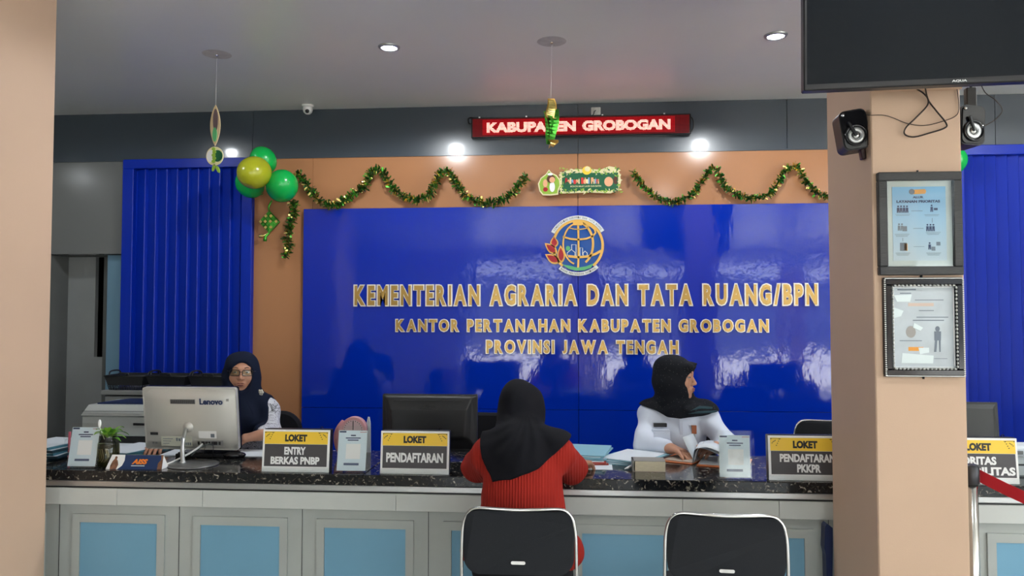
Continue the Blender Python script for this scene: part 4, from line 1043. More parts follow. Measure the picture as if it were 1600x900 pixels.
b = MB(); cx_, cz_ = c2(487, 450); b.prism([(cx_ + .008 * math.cos(k * .6), cz_ + .010 * math.sin(k * .6)) for k in range(10)], -.0126, -.0119); A = c2
b.prism([A(460, 470), A(515, 470), A(512, 545), A(460, 545)], -.0126, -.0119); b.prism([A(465, 545), A(484, 545), A(474, 640), A(455, 640)], -.0126, -.0119); b.prism([A(494, 545), A(510, 545), A(508, 640), A(498, 640)], -.0126, -.0119); b.build('standing_figure_print', Mg, t)
for pl in ([(140, 170), (285, 165), (270, 225), (165, 225)], [(135, 270), (215, 300), (195, 345), (140, 360)], [(200, 650), (450, 670), (445, 735), (190, 735)], [(300, 400), (370, 440), (350, 465), (290, 440)], [(330, 605), (415, 605), (415, 645), (340, 660)]):
    MB().prism([c2(*v) for v in pl], -.0135, -.0128).build('torn_paper_patch', mat('white_tissue', (.72, .80, .80), .5), t)
b = MB().tube([(W_ / 2, -.004, H_), (W_ / 2, -.004, H_ + .008)], .004).tube([(W_ / 2, -.004, -.008), (W_ / 2, -.004, 0)], .004).build('hanger', M_blackpl, t)

# barrier post and red belt
t = thing('barrier_post', 'stainless queue barrier post at the edge of the right pillar', 'post', (1.517, 3.10, 0))
MB().lathe([(.15, 0), (.15, .012), (.03, .03)], 32).build('base', M_steel, t)
MB().lathe([(.022, .02), (.022, .86)], 24).build('pole', M_steel, t)
MB().lathe([(.026, .86), (.028, .865), (.028, .925), (.020, .935)], 24).build('belt_head', mat('dark_grey_metal', (.05, .05, .055), .35, metal=.6), t)
bp0, bp1 = Vector((1.545, 3.10, .892)), Vector((1.92, 2.86, .775))
t2 = thing('barrier_belt', 'red barrier belt stretched from the post out of view', 'belt', bp0)
b = MB(); N = 10; vs = []
for i in range(N + 1):
    f_ = i / N; c_ = (bp1 - bp0) * f_ + Vector((0, 0, -.03 * math.sin(PI * f_)))
    vs += [c_ + Vector((0, 0, .024)), c_ - Vector((0, 0, .024)), c_ + Vector((.002, .003, .024)), c_ + Vector((.002, .003, -.024))]
b.add(vs, [f for i in range(N) for f in ((4 * i, 4 * i + 1, 4 * i + 5, 4 * i + 4), (4 * i + 2, 4 * i + 6, 4 * i + 7, 4 * i + 3), (4 * i, 4 * i + 4, 4 * i + 6, 4 * i + 2), (4 * i + 1, 4 * i + 3, 4 * i + 7, 4 * i + 5))]); b.build('webbing', M_red, t2)
# ================================================================== ON THE COUNTER
def pane_material(name, tint=(0.96, 0.98, 0.98), gloss=0.10):
    # thin clear sheet: light passes straight through, the surface mirrors by fresnel
    m = bpy.data.materials.new(name); m.use_nodes = True; nt = m.node_tree; nt.nodes.clear()
    o = nt.nodes.new('ShaderNodeOutputMaterial'); mx = nt.nodes.new('ShaderNodeMixShader'); tr = nt.nodes.new('ShaderNodeBsdfTransparent'); gl = nt.nodes.new('ShaderNodeBsdfGlossy'); fr = nt.nodes.new('ShaderNodeFresnel')
    tr.inputs[0].default_value = (*tint, 1); gl.inputs['Roughness'].default_value = gloss; ge = nt.nodes.new('ShaderNodeNewGeometry'); ma = nt.nodes.new('ShaderNodeMath'); ma.operation = 'MULTIPLY_ADD'; ma.inputs[1].default_value = 1 / 1.5 - 1.5; ma.inputs[2].default_value = 1.5; nt.links.new(ge.outputs['Backfacing'], ma.inputs[0]); nt.links.new(ma.outputs[0], fr.inputs['IOR'])
    nt.links.new(fr.outputs[0], mx.inputs[0]); nt.links.new(tr.outputs[0], mx.inputs[1]); nt.links.new(gl.outputs[0], mx.inputs[2]); nt.links.new(mx.outputs[0], o.inputs[0])
    return m
M_pane = pane_material('thin_clear_pane', gloss=.03); M_acr = pane_material('clear_acrylic_sheet', (.975, .985, .985), .06)
W1, H1 = f1b.x - f1a.x, f1a.z - f1b.z
b = MB().box((.031, -.014, 0), (W1 - .031, -.0128, H1 - .062)); b.v = [Matrix.Translation((0, 0, .031)) @ Matrix.Rotation(rad(4.0), 4, 'X') @ v for v in b.v]; b.build('glass_pane', M_pane, t1_)

def tilt_box(t, T):
    def f(nm, mb, m, parent=t):
        mb.v = [T @ v for v in mb.v]; return mb.build(nm, m, parent)
    return f
def loket(pxl, pxr, pyb, lines, label, Y=3.462, dark_side=True, rz=0.0, Wd=.315, x0=None, under=None):
    a = P(pxl, pyb, Y); x0 = a.x if x0 is None else x0
    t = thing('counter_sign', label, 'sign', (x0, Y, CT + .0006), rz, 'yellow and black counter signs')
    Wd = Wd; Hh = .192; T = Matrix.Rotation(rad(-5), 4, 'X'); add = tilt_box(t, T)
    b = MB(); b.box((0.003, .0045, 0.001), (Wd - .003, .06, Hh + .004), .003); add('black_box', b, M_blackpl)
    add('white_plate', MB().box((0, -.003, .0), (Wd, .004, Hh), .0008), M_print)
    add('charcoal_field', MB().box((.010, -.0036, .026), (Wd - .010, -.0029, .126)), M_char)
    add('yellow_field', MB().box((.008, -.0037, .127), (Wd - .008, -.0029, Hh - .009)), M_yellow)
    add('heading_lettering', text_mb('LOKET', Wd * .335, Wd * .665, .138, .171, -.0037, .0006, off=.06), M_ink)
    if len(lines) == 1: zs = [(.052, .095)]
    else: zs = [(.079, .114), (.035, .070)]
    for (s_, f0, f1), (z0, z1) in zip(lines, zs):
        add('lettering', text_mb(s_, Wd * f0, Wd * f1, z0, z1, -.0036, .0008, off=.045), M_print)
    for sd in (0, 1):
        b = MB()
        for k in range(9):
            u = .012 + k * .0045; v_ = Hh - .014 - (.006 * ((k * 7) % 4)) - max(0, .010 - abs(k - 5) * .003)
            x_ = u if not sd else Wd - u
            b.prism([(x_ - .0032, v_), (x_, v_ - .0022), (x_ + .0034, v_ + .0004), (x_ + .0005, v_ + .0022)], -.0043, -.0037)
        b.tube([((.010 if not sd else Wd - .010), -.004, Hh - .012), ((.055 if not sd else Wd - .055), -.004, Hh - .013)], .0007, 5)
        add('corner_scroll', b, M_ink)
    add('clear_holder', MB().box((-.004, -.0065, -.001), (Wd + .004, -.0055, .022)).box((-.004, -.0065, -.001), (Wd + .004, .004, .0005)), M_acr)
    MB().tube([(Wd * .84, .035, Hh + .003), (Wd * .84, .035, Hh + .009), (Wd * .86, .035, Hh + .012), (Wd * .88, .035, Hh + .006)], .002, 6).build('wire_loop', M_glosspl, t)
    return t
loket(409, 515, 738, [('ENTRY', .33, .65), ('BERKAS PNBP', .13, .86)], 'yellow and black counter sign reading LOKET ENTRY BERKAS PNBP')
loket(594, 702, 741, [('PENDAFTARAN', .085, .915)], 'yellow and black counter sign reading LOKET PENDAFTARAN')
loket(1202, 1310, 755, [('PENDAFTARAN', .15, .90), ('PKKPR', .38, .70)], 'yellow and black counter sign reading LOKET PENDAFTARAN PKKPR, against the pillar')
loket(1485, 1597, 765, [('PRIORITAS', .10, .72), ('DISABILITAS', .10, .955)], 'yellow and black counter sign reading LOKET PRIORITAS DISABILITAS, right of the pillar', x0=P(1597, 740, 3.45).x - .325, Wd=.32)

M_bluewhite = mat('pale_blue_leaflet', (0.76, 0.87, 0.94), 0.4)
def qr_stand(px, py, label, wrapped=False, rz=0.0, sc=1.0, Y=3.475, lean=-12):
    a = P(px, py, Y)
    t = thing('notice_stand', label, 'stand', (a.x, Y, CT), rz, 'clear table stands with survey leaflets')
    w_, h_ = .137 * sc, .190 * sc
    T = Matrix.Rotation(rad(lean), 4, 'X') @ Matrix.Shear('XY', 4, (0.0, 0.0)); add = tilt_box(t, T)
    add('acrylic_front', MB().box((-.003, -.003, .004), (w_ + .004, -.0005, h_ + .020), .0004), M_acr)
    MB().box((-.003, -.02, 0), (w_ + .004, .065, .004), .001).build('acrylic_foot', M_acr, t)
    lf = add('leaflet', MB().box((0.002, -.0003, .008), (w_ - .002, .0012, h_)), M_bluewhite)
    add('blank_white_square', MB().box((w_ * .29, -.0008, h_ * .32), (w_ * .78, -.0003, h_ * .68)), M_print)
    add('blue_bar', MB().box((w_ * .24, -.0008, h_ * .17), (w_ * .75, -.0003, h_ * .225)), mat('slate_blue_print', (.10, .13, .22), .5))
    b = MB().box((w_ * .43, -.0008, h_ * .865), (w_ * .60, -.0003, h_ * .895)).box((w_ * .26, -.0008, h_ * .805), (w_ * .77, -.0003, h_ * .83)).box((w_ * .33, -.0008, h_ * .755), (w_ * .70, -.0003, h_ * .78))
    add('heading_rules', b, Mn)
    add('corner_mark', MB().box((w_ * .04, -.0008, h_ * .95), (w_ * .27, -.0003, h_ * .985)), Mn)
    add('red_mark', MB().box((w_ * .74, -.0008, h_ * .955), (w_ * .97, -.0003, h_ * .967)), M_logored)
    if wrapped:
        b = MB(); n = 7
        vs = [(-.008 + (w_ + .024) * i / n, -.007 - .004 * math.sin(i * 2.1 + j * 1.3), .002 + (h_ + .022) * j / n) for j in range(n + 1) for i in range(n + 1)]
        b.add(vs, [(j * 8 + i, j * 8 + i + 1, j * 8 + i + 9, j * 8 + i + 8) for j in range(n) for i in range(n)], False)
        add('plastic_bag', b, M_pane)
    return t
qr_stand(104, 735, 'clear stand with pale blue leaflet at the left end, beside the jar plant', rz=.05)
qr_stand(525, 738, 'clear stand with pale blue leaflet between two yellow signs, before the pink clock', rz=.03)
qr_stand(1124, 745, 'clear stand with leaflet wrapped in shiny plastic, before the seated clerk in pale uniform', wrapped=True, lean=-4)

# AISS tent card
a = P(165, 737, 3.46)
t = thing('tent_card', 'navy and white tent card reading AISS in orange', 'sign', (a.x, 3.46, CT), .03)
w_, h_ = P(251, 737, 3.46).x - a.x, .070
T = Matrix.Rotation(rad(-28), 4, 'X'); add = tilt_box(t, T)
Mnv = mat('navy_card', (.010, .035, .115), .4); Mor = mat('vivid_orange_print', (.85, .22, .02), .4); Mbr = mat('brown_batik_print', (.20, .09, .05), .5, var=.5, vscale=60)
b = MB().prism([(.0, 0), (w_, 0), (w_ - .008, h_), (.012, h_)], -.001, .001); add('navy_face', b, Mnv)
b = MB().prism([(0, 0), (.055, .0), (.074, .018), (.080, .042), (.076, h_), (.012, h_)], -.0016, -.001); add('white_patch', b, M_print)
b = MB().prism([(.020, 0), (.050, 0), (.055, .022), (.047, .042), (.041, .048), (.043, .056), (.038, .063), (.031, .060), (.031, .050), (.024, .040), (.018, .018)], -.0024, -.0016); add('figure_print', b, Mbr)
add('lettering', text_mb('AISS', w_ * .44, w_ * .70, .025, .050, -.001, .0008, off=.05, shear=.2), Mor)
add('small_rule', MB().box((w_ * .44, -.0015, .016), (w_ * .68, -.001, .019)), M_bluewhite)
add('batik_edge', MB().prism([(w_ - .022, 0), (w_, 0), (w_ - .008, h_), (w_ - .020, h_), (w_ - .012, .05), (w_ - .024, .03)], -.0018, -.001), Mbr)
b = MB().prism([(0, 0), (w_, 0), (w_ - .008, h_), (.012, h_)], -.001, .001); b.v = [Matrix.Translation((0, .066, 0)) @ Matrix.Rotation(rad(28), 4, 'X') @ v for v in b.v]; b.build('rear_face', M_cream, t)
M_m = M_print
b = MB(); b.v = []; b.add([(w_ - .001, .001, .001), (w_ - .001, .064, .001), (w_ - .010, .033, h_ * .87), (w_ + .001, .001, .001), (w_ + .001, .064, .001), (w_ - .008, .033, h_ * .87)], [(0, 1, 2), (3, 5, 4), (0, 2, 5, 3), (1, 4, 5, 2), (0, 3, 4, 1)]); b.build('side_flap', M_print, t)

# plant in a jar
M_leaf = mat('lime_green_leaf', (0.20, 0.42, 0.035), 0.4); M_leaf2 = mat('fresh_green_leaf', (0.10, 0.30, 0.03), 0.4)
a = PZ(162, 731, CT)
t = thing('jar_plant', 'small lime green plant growing in a murky water jar', 'plant', (a.x, a.y + .035, CT))
prof = [(.040, 0), (.047, .010), (.050, .05), (.047, .11), (.036, .135), (.034, .150), (.037, .156)]
b = MB().lathe(prof, 28, cap=False); b.build('jar', pane_material('murky_green_glass', (.55, .58, .42), .05), t)
MB().lathe([(.001, .004), (.044, .006), (.047, .05), (.044, .105), (.001, .106)], 24, cap=False).build('murky_water', mat('brown_green_water', (.035, .032, .012), .2, var=.6, vscale=30), t)
b = MB()
for k in range(14):
    a_ = rnd.random() * 6.28; r0 = .046
    b.tube(catmull([(r0 * math.cos(a_), r0 * math.sin(a_), .02 + rnd.random() * .02), (r0 * 1.06 * math.cos(a_ + .3), r0 * 1.06 * math.sin(a_ + .3), .05), (r0 * 1.04 * math.cos(a_ + .1), r0 * 1.04 * math.sin(a_ + .1), .09)], 3), .001, 5)
b.build('roots', mat('pale_root', (.30, .26, .12), .6), t, kind='stuff')
lm = None
for k in range(20):
    a_ = k * 2.4; el = rad(rnd.uniform(15, 80)); L = rnd.uniform(.06, .115); w2_ = rnd.uniform(.010, .017)
    d = Vector((math.cos(a_) * math.cos(el), math.sin(a_) * math.cos(el), math.sin(el))); s_ = d.cross(Vector((0, 0, 1))).normalized()
    o_ = Vector((math.cos(a_) * .015, math.sin(a_) * .015, .135 + rnd.random() * .02)); b = MB(); vs = []; n = 6
    for i in range(n + 1):
        f_ = i / n; c_ = o_ + d * L * f_ - Vector((0, 0, 1)) * (f_ ** 2.2) * L * .55; ww = w2_ * math.sin(PI * min(.97, .12 + f_ * .88)) ; vs += [c_ - s_ * ww, c_ + Vector((0, 0, -.003)), c_ + s_ * ww]
    b.add(vs, [f for i in range(n) for f in ((3 * i, 3 * i + 1, 3 * i + 4, 3 * i + 3), (3 * i + 1, 3 * i + 2, 3 * i + 5, 3 * i + 4))], True); b.build('leaf', rnd.choice((M_leaf, M_leaf, M_leaf2)), t)
MB().ell((-.034, -.02, .205), (.008, .006, .020)).tube([(-.034, -.02, .19), (-.015, -.01, .13)], .002, 6).build('white_bud', M_print, t)

# pink stick and clear wrap left of the first stand
a = PZ(101, 716, CT)
t = thing('pink_stick', 'pink stick standing behind the leftmost clear stand', 'stick', (a.x, a.y + .03, CT))
MB().tube([(0, 0, 0), (.004, .0, .128)], .006, 10).build('stick', mat('pink_plastic', (.55, .09, .14), .4), t)
MB().ell((-.016, .0, .105), (.014, .010, .020), 8, 6).ell((-.012, .0, .075), (.012, .009, .016), 8, 6).build('clear_wrap', M_pane, t)

M_tealf = mat('dark_teal_card', (0.02, 0.055, 0.075), 0.5); M_tealm = mat('mid_teal_card', (0.06, 0.19, 0.25), 0.5); M_pblue = mat('pale_blue_card', (0.27, 0.50, 0.60), 0.55); M_redf = mat('red_card', (0.42, 0.05, 0.035), 0.5)
M_orange = mat('orange_card', (0.60, 0.16, 0.045), 0.5); M_buff = mat('buff_paper', (0.48, 0.40, 0.33), 0.6)
def sheet(name, label, cat, c, w_, d_, rz, m, th=.004, z=CT, group=None, flap=None):
    t = thing(name, label, cat, (c[0], c[1], z), rz, group)
    b = MB().box((-w_ / 2, -d_ / 2, 0), (w_ / 2, d_ / 2, th), min(.0006, th / 3)); b.build('cover', m, t)
    if flap: MB().box((-w_ / 2 + .006, -d_ / 2 + .003, th), (w_ / 2 - .010, d_ / 2 - .004, th + .002)).build('paper', flap, t)
    return t
# left corner pile
c_ = PZ(84, 715, CT)
for k, (m_, lab) in enumerate(((M_tealf, 'dark teal folder at the bottom of the pile at the left end'), (M_tealf, 'dark teal folder second from the bottom of the left pile'), (M_tealm, 'teal folder third from the bottom of the left pile'), (M_tealf, 'dark teal folder fourth from the bottom of the left pile'), (M_tealm, 'topmost teal folder of the left pile with white paper showing'))):
    sheet('folder', lab, 'folder', (c_.x - .06 + .01 * (k % 2), c_.y + .02 + .012 * k, 0), .24, .30, .1 * ((k * 3) % 4 - 1.5), m_, .011, CT + .0135 * k, 'folders piled at the left end', M_paper)
# printer's side folders
c_ = PZ(206, 706, CT)
for k, (m_, lab) in enumerate(((M_tealm, 'lower teal folder behind the jar plant'), (M_tealm, 'upper teal folder behind the jar plant'))):
    sheet('folder', lab, 'folder', (c_.x, c_.y + .0 + .012 * k, 0), .22, .30, -.4 + .15 * k, m_, .008, CT + .0105 * k, 'folders behind the jar plant', M_paper)
# sheets by the silver computer
c_ = PZ(345, 707, CT)
sheet('paper_sheet', 'white paper lying behind the silver computer', 'paper', (c_.x, c_.y - .02, 0), .56, .20, .06, M_paper, .003)
# counter middle: pale blue and red folders
cA = (PZ(920, 700, .82)); 
zz_ = CT
for k, (m_, lab, rz) in enumerate(((M_redf, 'red folder at the bottom of the pile by the visitor', .06), (M_redf, 'red folder second from the bottom by the visitor', -.02), (M_pblue, 'pale blue folder over the red ones by the visitor', -.10), (M_pblue, 'pale blue folder second from the top by the visitor', -.22), (M_pblue, 'topmost pale blue folder of the pile by the visitor', -.16))):
    sheet('folder', lab, 'folder', (cA.x - .045 + (.01 if k > 1 else 0), 3.885 + .035 * (k > 1), 0), .25 if k < 2 else .26, .31, rz, m_, .007, zz_, 'folders piled by the visitor', M_paper if k < 4 else None); zz_ += .0095
zz_ = CT
for k, (m_, lab, rz) in enumerate(((M_pblue, 'pale blue folder at the bottom of the pile beside the thick book', -.35), (M_pblue, 'pale blue folder in the middle of the pile beside the thick book', -.46), (M_pblue, 'upper pale blue folder of the pile beside the thick book', -.58))):
    sheet('folder', lab, 'folder', (.285 + .004 * k, 3.885, 0), .24, .31, rz, m_, .006, zz_, 'folders piled beside the thick book', M_paper if k < 2 else None); zz_ += .0085
sheet('paper_sheet', 'white handwritten sheet on the pale blue folders beside the thick book', 'paper', (.295, 3.88, 0), .215, .297, -.52, M_paper, .003, zz_ - .002)
c_ = PZ(932, 730, CT)
sheet('paper_sheet', 'white sheet on the granite by the visitor’s right elbow'.replace('’', "'"), 'paper', (c_.x - .02, c_.y + .02, 0), .19, .16, -.02, M_paper, .002)
# thick book
a = PZ(993, 737, CT)
t = thing('thick_book', 'thick book lying with its cream page edges towards the front', 'book', (a.x - .012, a.y, CT), -.01)
w_ = P(1040, 730, a.y).x - a.x + .012
box_part('lower_cover', (0, 0, 0), (w_, .105, .003), M_buff, t); box_part('upper_cover', (.0, .004, .046), (w_, .105, .049), mat('grey_book_cover', (.28, .27, .24), .5), t)
box_part('spine', (-.001, .002, 0), (.006, .105, .049), mat('grey_book_cover', (.28, .27, .24), .5), t, .001)
M_page = mat('cream_page_edges', (.66, .60, .44), .7, var=.12, vscale=40, stretch=(1, 1, 14))
box_part('page_block', (.010, .001, .003), (w_ - .001, .100, .046), M_page, t)
a = PZ(984, 734, CT)
t = thing('white_pen', 'white pen lying against the thick book', 'pen', (a.x, a.y, CT))
MB().tube([(-.025, -.01, .005), (-.01, 0, .009), (.012, .02, .016)], [.002, .006, .006], 8).build('barrel', M_print, t)

# open folder with pages, under the clerk's hands
t = thing('open_folder', 'open orange folder with curling white pages under the uniformed clerk\'s hands', 'folder', (.625, 3.90, CT))
b = MB(); b.T = Matrix.Rotation(-.50, 4, 'Z'); b.box((-.17, -.125, 0), (.0, .145, .004), .001); b.build('left_cover', M_orange, t)
b = MB(); b.T = Matrix.Rotation(-.30, 4, 'Z'); b.box((.0, -.15, .0), (.235, .12, .005), .001); b.build('right_cover', M_orange, t)
b = MB(); b.T = Matrix.Rotation(-.50, 4, 'Z'); b.box((-.145, -.110, .004), (-.002, .130, .011), .001); b.build('left_pages', M_buff, t)
b = MB(); b.T = Matrix.Rotation(-.28, 4, 'Z'); b.box((.004, -.125, .005), (.19, .105, .010), .001); b.build('right_pages', M_paper, t)
def curl(name, prof, y0, y1, rz, m):
    b = MB(); b.T = Matrix.Rotation(rz, 4, 'Z'); pts = catmull([(p_[0], 0, p_[1]) for p_ in prof], 6); N = len(pts)
    vs = [(p_[0], y, p_[2]) for p_ in pts for y in (y0, y1)] + [(p_[0] + .0006, y, p_[2] + .0008) for p_ in pts for y in (y0, y1)]
    fs = [(2 * i, 2 * i + 1, 2 * i + 3, 2 * i + 2) for i in range(N - 1)] + [(2 * N + 2 * i, 2 * N + 2 * i + 2, 2 * N + 2 * i + 3, 2 * N + 2 * i + 1) for i in range(N - 1)]
    fs += [(2 * i, 2 * i + 2, 2 * N + 2 * i + 2, 2 * N + 2 * i) for i in range(N - 1)] + [(2 * i + 1, 2 * N + 2 * i + 1, 2 * N + 2 * i + 3, 2 * i + 3) for i in range(N - 1)]
    b.add(vs, fs, True); b.build(name, m, t)
curl('curled_page', [(-.02, .012), (.0, .075), (.045, .088), (.11, .068), (.165, .038), (.150, .014), (.115, .020), (.100, .036)], -.13, .09, -.28, M_paper)
curl('curled_page', [(-.03, .012), (-.018, .070), (.02, .080), (.08, .060), (.125, .034), (.14, .012)], -.115, .095, -.25, M_paper)
curl('raised_page', [(-.02, .012), (-.045, .055), (-.075, .115)], -.05, .10, -.5, M_paper)

# pink clock
a = PZ(552, 715, CT)
t = thing('desk_clock', 'pink round dial clock with a drop-shaped body between the first two yellow signs', 'clock', (a.x - .005, a.y + .03, CT))
M_pink = mat('pink_gloss_plastic', (.66, .34, .36), .35); M_pinkd = mat('dusty_pink_plastic', (.50, .22, .24), .4)
zc = P(551, 671, a.y + .03).z - CT
MB().lathe([(.064, -.018), (.066, -.010), (.066, .02), (.05, .03)], 36, (0, 0, zc), 'y').build('case', M_pink, t)
MB().lathe([(.0005, -.0195), (.050, -.0195), (.050, -.018)], 36, (0, 0, zc), 'y', cap=False, smooth=False).build('dial', mat('pale_pink_dial', (.70, .52, .54), .4), t)
b = MB()
for k in range(24):
    a_ = k * PI / 12; u = Vector((math.cos(a_), 0, math.sin(a_))); v_ = Vector((-math.sin(a_), 0, math.cos(a_)))
    pp = [u * .043 + v_ * .0015, u * .048 + v_ * .0015, u * .048 - v_ * .0015, u * .043 - v_ * .0015]; b.prism([(p_.x, zc + p_.z) for p_ in pp], -.021, -.0196)
b.box((-.002, -.0215, zc), (.002, -.0196, zc + .045)); b.build('dial_marks', M_ink, t)
b = MB(); pts = catmull([(-.055, 0, .004), (-.078, 0, .05), (-.082, 0, zc - .03), (-.070, .0, zc + .01), (-.055, .012, zc + .040)], 6); b.tube(pts, [.014 + .010 * math.sin(PI * i / (len(pts) - 1)) for i in range(len(pts))], 12); b.build('body_shell', M_pinkd, t)
box_part('base', (-.07, -.03, 0), (.05, .04, .05), mat('cream_plastic', (.50, .45, .38), .5), t, .006)
MB().lathe([(.017, -.006), (.017, .004)], 20, (-.078, -.01, .055), 'y', cap=False).tube([(-.078 + .016 * math.cos(k * .524), -.012, .055 + .016 * math.sin(k * .524)) for k in range(12)], .003, 6, True).build('black_ring', M_glosspl, t)
a = PZ(566, 712, CT)
t = thing('white_tag', 'slim pale tag standing behind the pink clock', 'tag', (a.x, a.y + .10, CT))
MB().prism([(-.012, 0), (.018, 0), (.016, .150), (.010, .185), (.002, .186), (-.006, .15)], -.004, .004).build('body', M_bluewhite, t)

# silver all-in-one computer seen from behind
T0x = P(217, 605, 3.74).x; W_ = P(369, 608, 3.74).x - T0x; zt_ = P(300, 606, 3.74).z; zb_ = P(300, 702, 3.80).z
H_ = (zt_ - zb_) / math.cos(rad(8))
t = thing('silver_computer', 'silver all-in-one computer seen from behind, left on the counter', 'computer', (T0x, 3.80, CT), -.015)
M_silver = mat('silver_painted_plastic', (0.64, 0.63, 0.59), 0.36, metal=.35, bump=.01)
T = Matrix.Translation((0, 0, zb_ - CT)) @ Matrix.Rotation(rad(8), 4, 'X')
def add(nm, mb, m, parent=t): mb.v = [T @ v for v in mb.v]; return mb.build(nm, m, parent)
b = MB(); b.prism([(p_[0], p_[1]) for p_ in rounded(.010, 0, W_ - .004, H_, .014)], -.002, .022)
hs = add('rear_shell', b, M_silver)
b = MB(); n = 12   # gently domed back
vs = [];
for j in range(n + 1):
    for i in range(n + 1):
        u, v_ = i / n, j / n; ins_ = .014; vs.append((ins_ + .004 + (W_ - 2 * ins_) * u, -.002 - .030 * (1 - (2 * u - 1) ** 4) * (1 - (2 * v_ - 1) ** 6) , ins_ * .6 + (H_ - 1.2 * ins_) * v_))
b.add(vs, [(j * (n + 1) + i, j * (n + 1) + i + 1, (j + 1) * (n + 1) + i + 1, (j + 1) * (n + 1) + i) for j in range(n) for i in range(n)], True); add('domed_back', b, M_silver)
add('screen_edge', MB().prism(rounded(.006, -.003, W_, H_ + .003, .012), .020, .028), M_glosspl)
def uv(px, py): return ((px - 217) / 153 * W_, (702 - py) / 97 * H_)
def rect(nm, px0_, py0_, px1_, py1_, m, y=-.0335, d=.002):
    A, C = uv(px0_, py1_), uv(px1_, py0_); return add(nm, MB().box((A[0], y, A[1]), (C[0], y + d, C[1])), m)
v = rect('vent_panel', 269, 621, 308, 628, mat('grey_mesh', (.20, .20, .20), .6), -.0335)
b = MB()
for k in range(26): A, C = uv(270 + k * 1.45, 627.3), uv(270.7 + k * 1.45, 621.7); b.box((A[0], -.0345, A[1]), (C[0], -.0334, C[1]))
add('vent_slots', b, M_ink, t).__setitem__('kind', 'stuff')
A, C = uv(315, 629), uv(351, 619.5); add('badge_lettering', text_mb('Lenovo', A[0], C[0], A[1], C[1], -.030, .002, off=.03), Mn)
rect('lock_dot', 356, 620, 360, 624, M_alu, -.026)
rect('label_sticker', 251, 679, 300, 694, mat('cream_sticker', (.55, .56, .48), .5), -.0325); rect('white_sticker', 311, 670, 339, 681, M_print, -.0325)
b = MB()
for k in range(4):
    A, C = uv(275 + k * 4, 686), uv(277.5 + k * 4, 681 + (k % 2)); b.box((A[0], -.0335, A[1]), (C[0], -.0325, C[1])); A, C = uv(286 + k * 3.4, 692), uv(288 + k * 3.4, 688); b.box((A[0], -.0335, A[1]), (C[0], -.0325, C[1]))
for k in range(3): A, C = uv(254, 683 + k * 3.6), uv(270 - k * 3, 682 + k * 3.6); b.box((A[0], -.0335, A[1]), (C[0], -.0325, C[1]))
A, C = uv(330, 679.5), uv(336, 674); b.box((A[0], -.0332, A[1]), (C[0], -.0325, C[1])); add('sticker_print', b, Mg)
rect('dark_slot', 234, 673, 246, 677, M_ink, -.0315); rect('foot_dot', 236, 688, 239, 691, M_alu, -.030); rect('foot_dot', 241, 688, 244, 691, M_alu, -.030)
pr_ = rect('port_row', 308, 684, 349, 692.5, M_alu, -.0325)
for x_, w2_ in ((309, 3), (315, 5), (321, 4), (326, 3), (331, 9), (342, 3)): rect('port', x_, 686, x_ + w2_, 691, M_ink, -.0345)
A = uv(295, 664); b = MB().lathe([(.030, .006), (.026, -.006), (.014, -.014), (.0, -.016)], 24, (A[0], -.030, A[1]), 'y', cap=False); add('hinge_dome', b, M_silver)
hinge = T @ Vector((A[0], -.046, A[1]))
bc = PZ(297, 729, CT) - Vector((T0x, 3.80, CT)); foot = PZ(284, 727, CT) - Vector((T0x, 3.80, CT))
MB().lathe([(.116, 0), (.118, .004), (.112, .007), (.02, .008)], 48, (bc.x, bc.y + .045, 0)).build('base', mat('dark_silver_plastic', (.16, .16, .16), .3, metal=.6), t)
MB().tube(catmull([foot + Vector((0, .02, .006)), foot.lerp(hinge, .5) + Vector((-.004, -.004, 0)), hinge + Vector((-.004, -.006, -.012)), hinge + Vector((0, .01, .002))], 6), [.011] * 6 + [.009] * 6 + [.0075] * 7, 14).build('neck', M_alu, t)
MB().lathe([(.017, 0), (.012, .012)], 20, (foot.x, foot.y + .02, .006)).build('neck_collar', M_alu, t)
pl = [T @ Vector((uv(318, 689)[0], -.045, uv(318, 689)[1])), P(310, 700, 3.70) - Vector((T0x, 3.8, CT)), P(292, 711, 3.66) - Vector((T0x, 3.8, CT)), P(268, 723, 3.60) - Vector((T0x, 3.8, CT)), PZ(246, 729, CT + .006) - Vector((T0x, 3.8, CT))]
MB().tube(catmull(pl), .005, 8).build('white_cable', M_white, t)
pl = [T @ Vector((uv(334, 690)[0], -.045, uv(334, 690)[1])), P(325, 694, 3.70) - Vector((T0x, 3.8, CT)), P(308, 704, 3.72) - Vector((T0x, 3.8, CT)), P(300, 712, 3.72) - Vector((T0x, 3.8, CT))]
MB().tube(catmull(pl), .003, 8).build('grey_cable', mat('grey_cable_rubber', (.10, .12, .12), .5), t)
for (q0, q1) in (((334, 690), (333, 716)), ((322, 697), (315, 714))):
    MB().tube([P(*q0, 3.74) - Vector((T0x, 3.8, CT)), P((q0[0] + q1[0]) / 2 + 1, (q0[1] + q1[1]) / 2, 3.72) - Vector((T0x, 3.8, CT)), PZ(*q1, CT + .003) - Vector((T0x, 3.8, CT))], .0018, 6).build('thin_cable', M_ink, t)

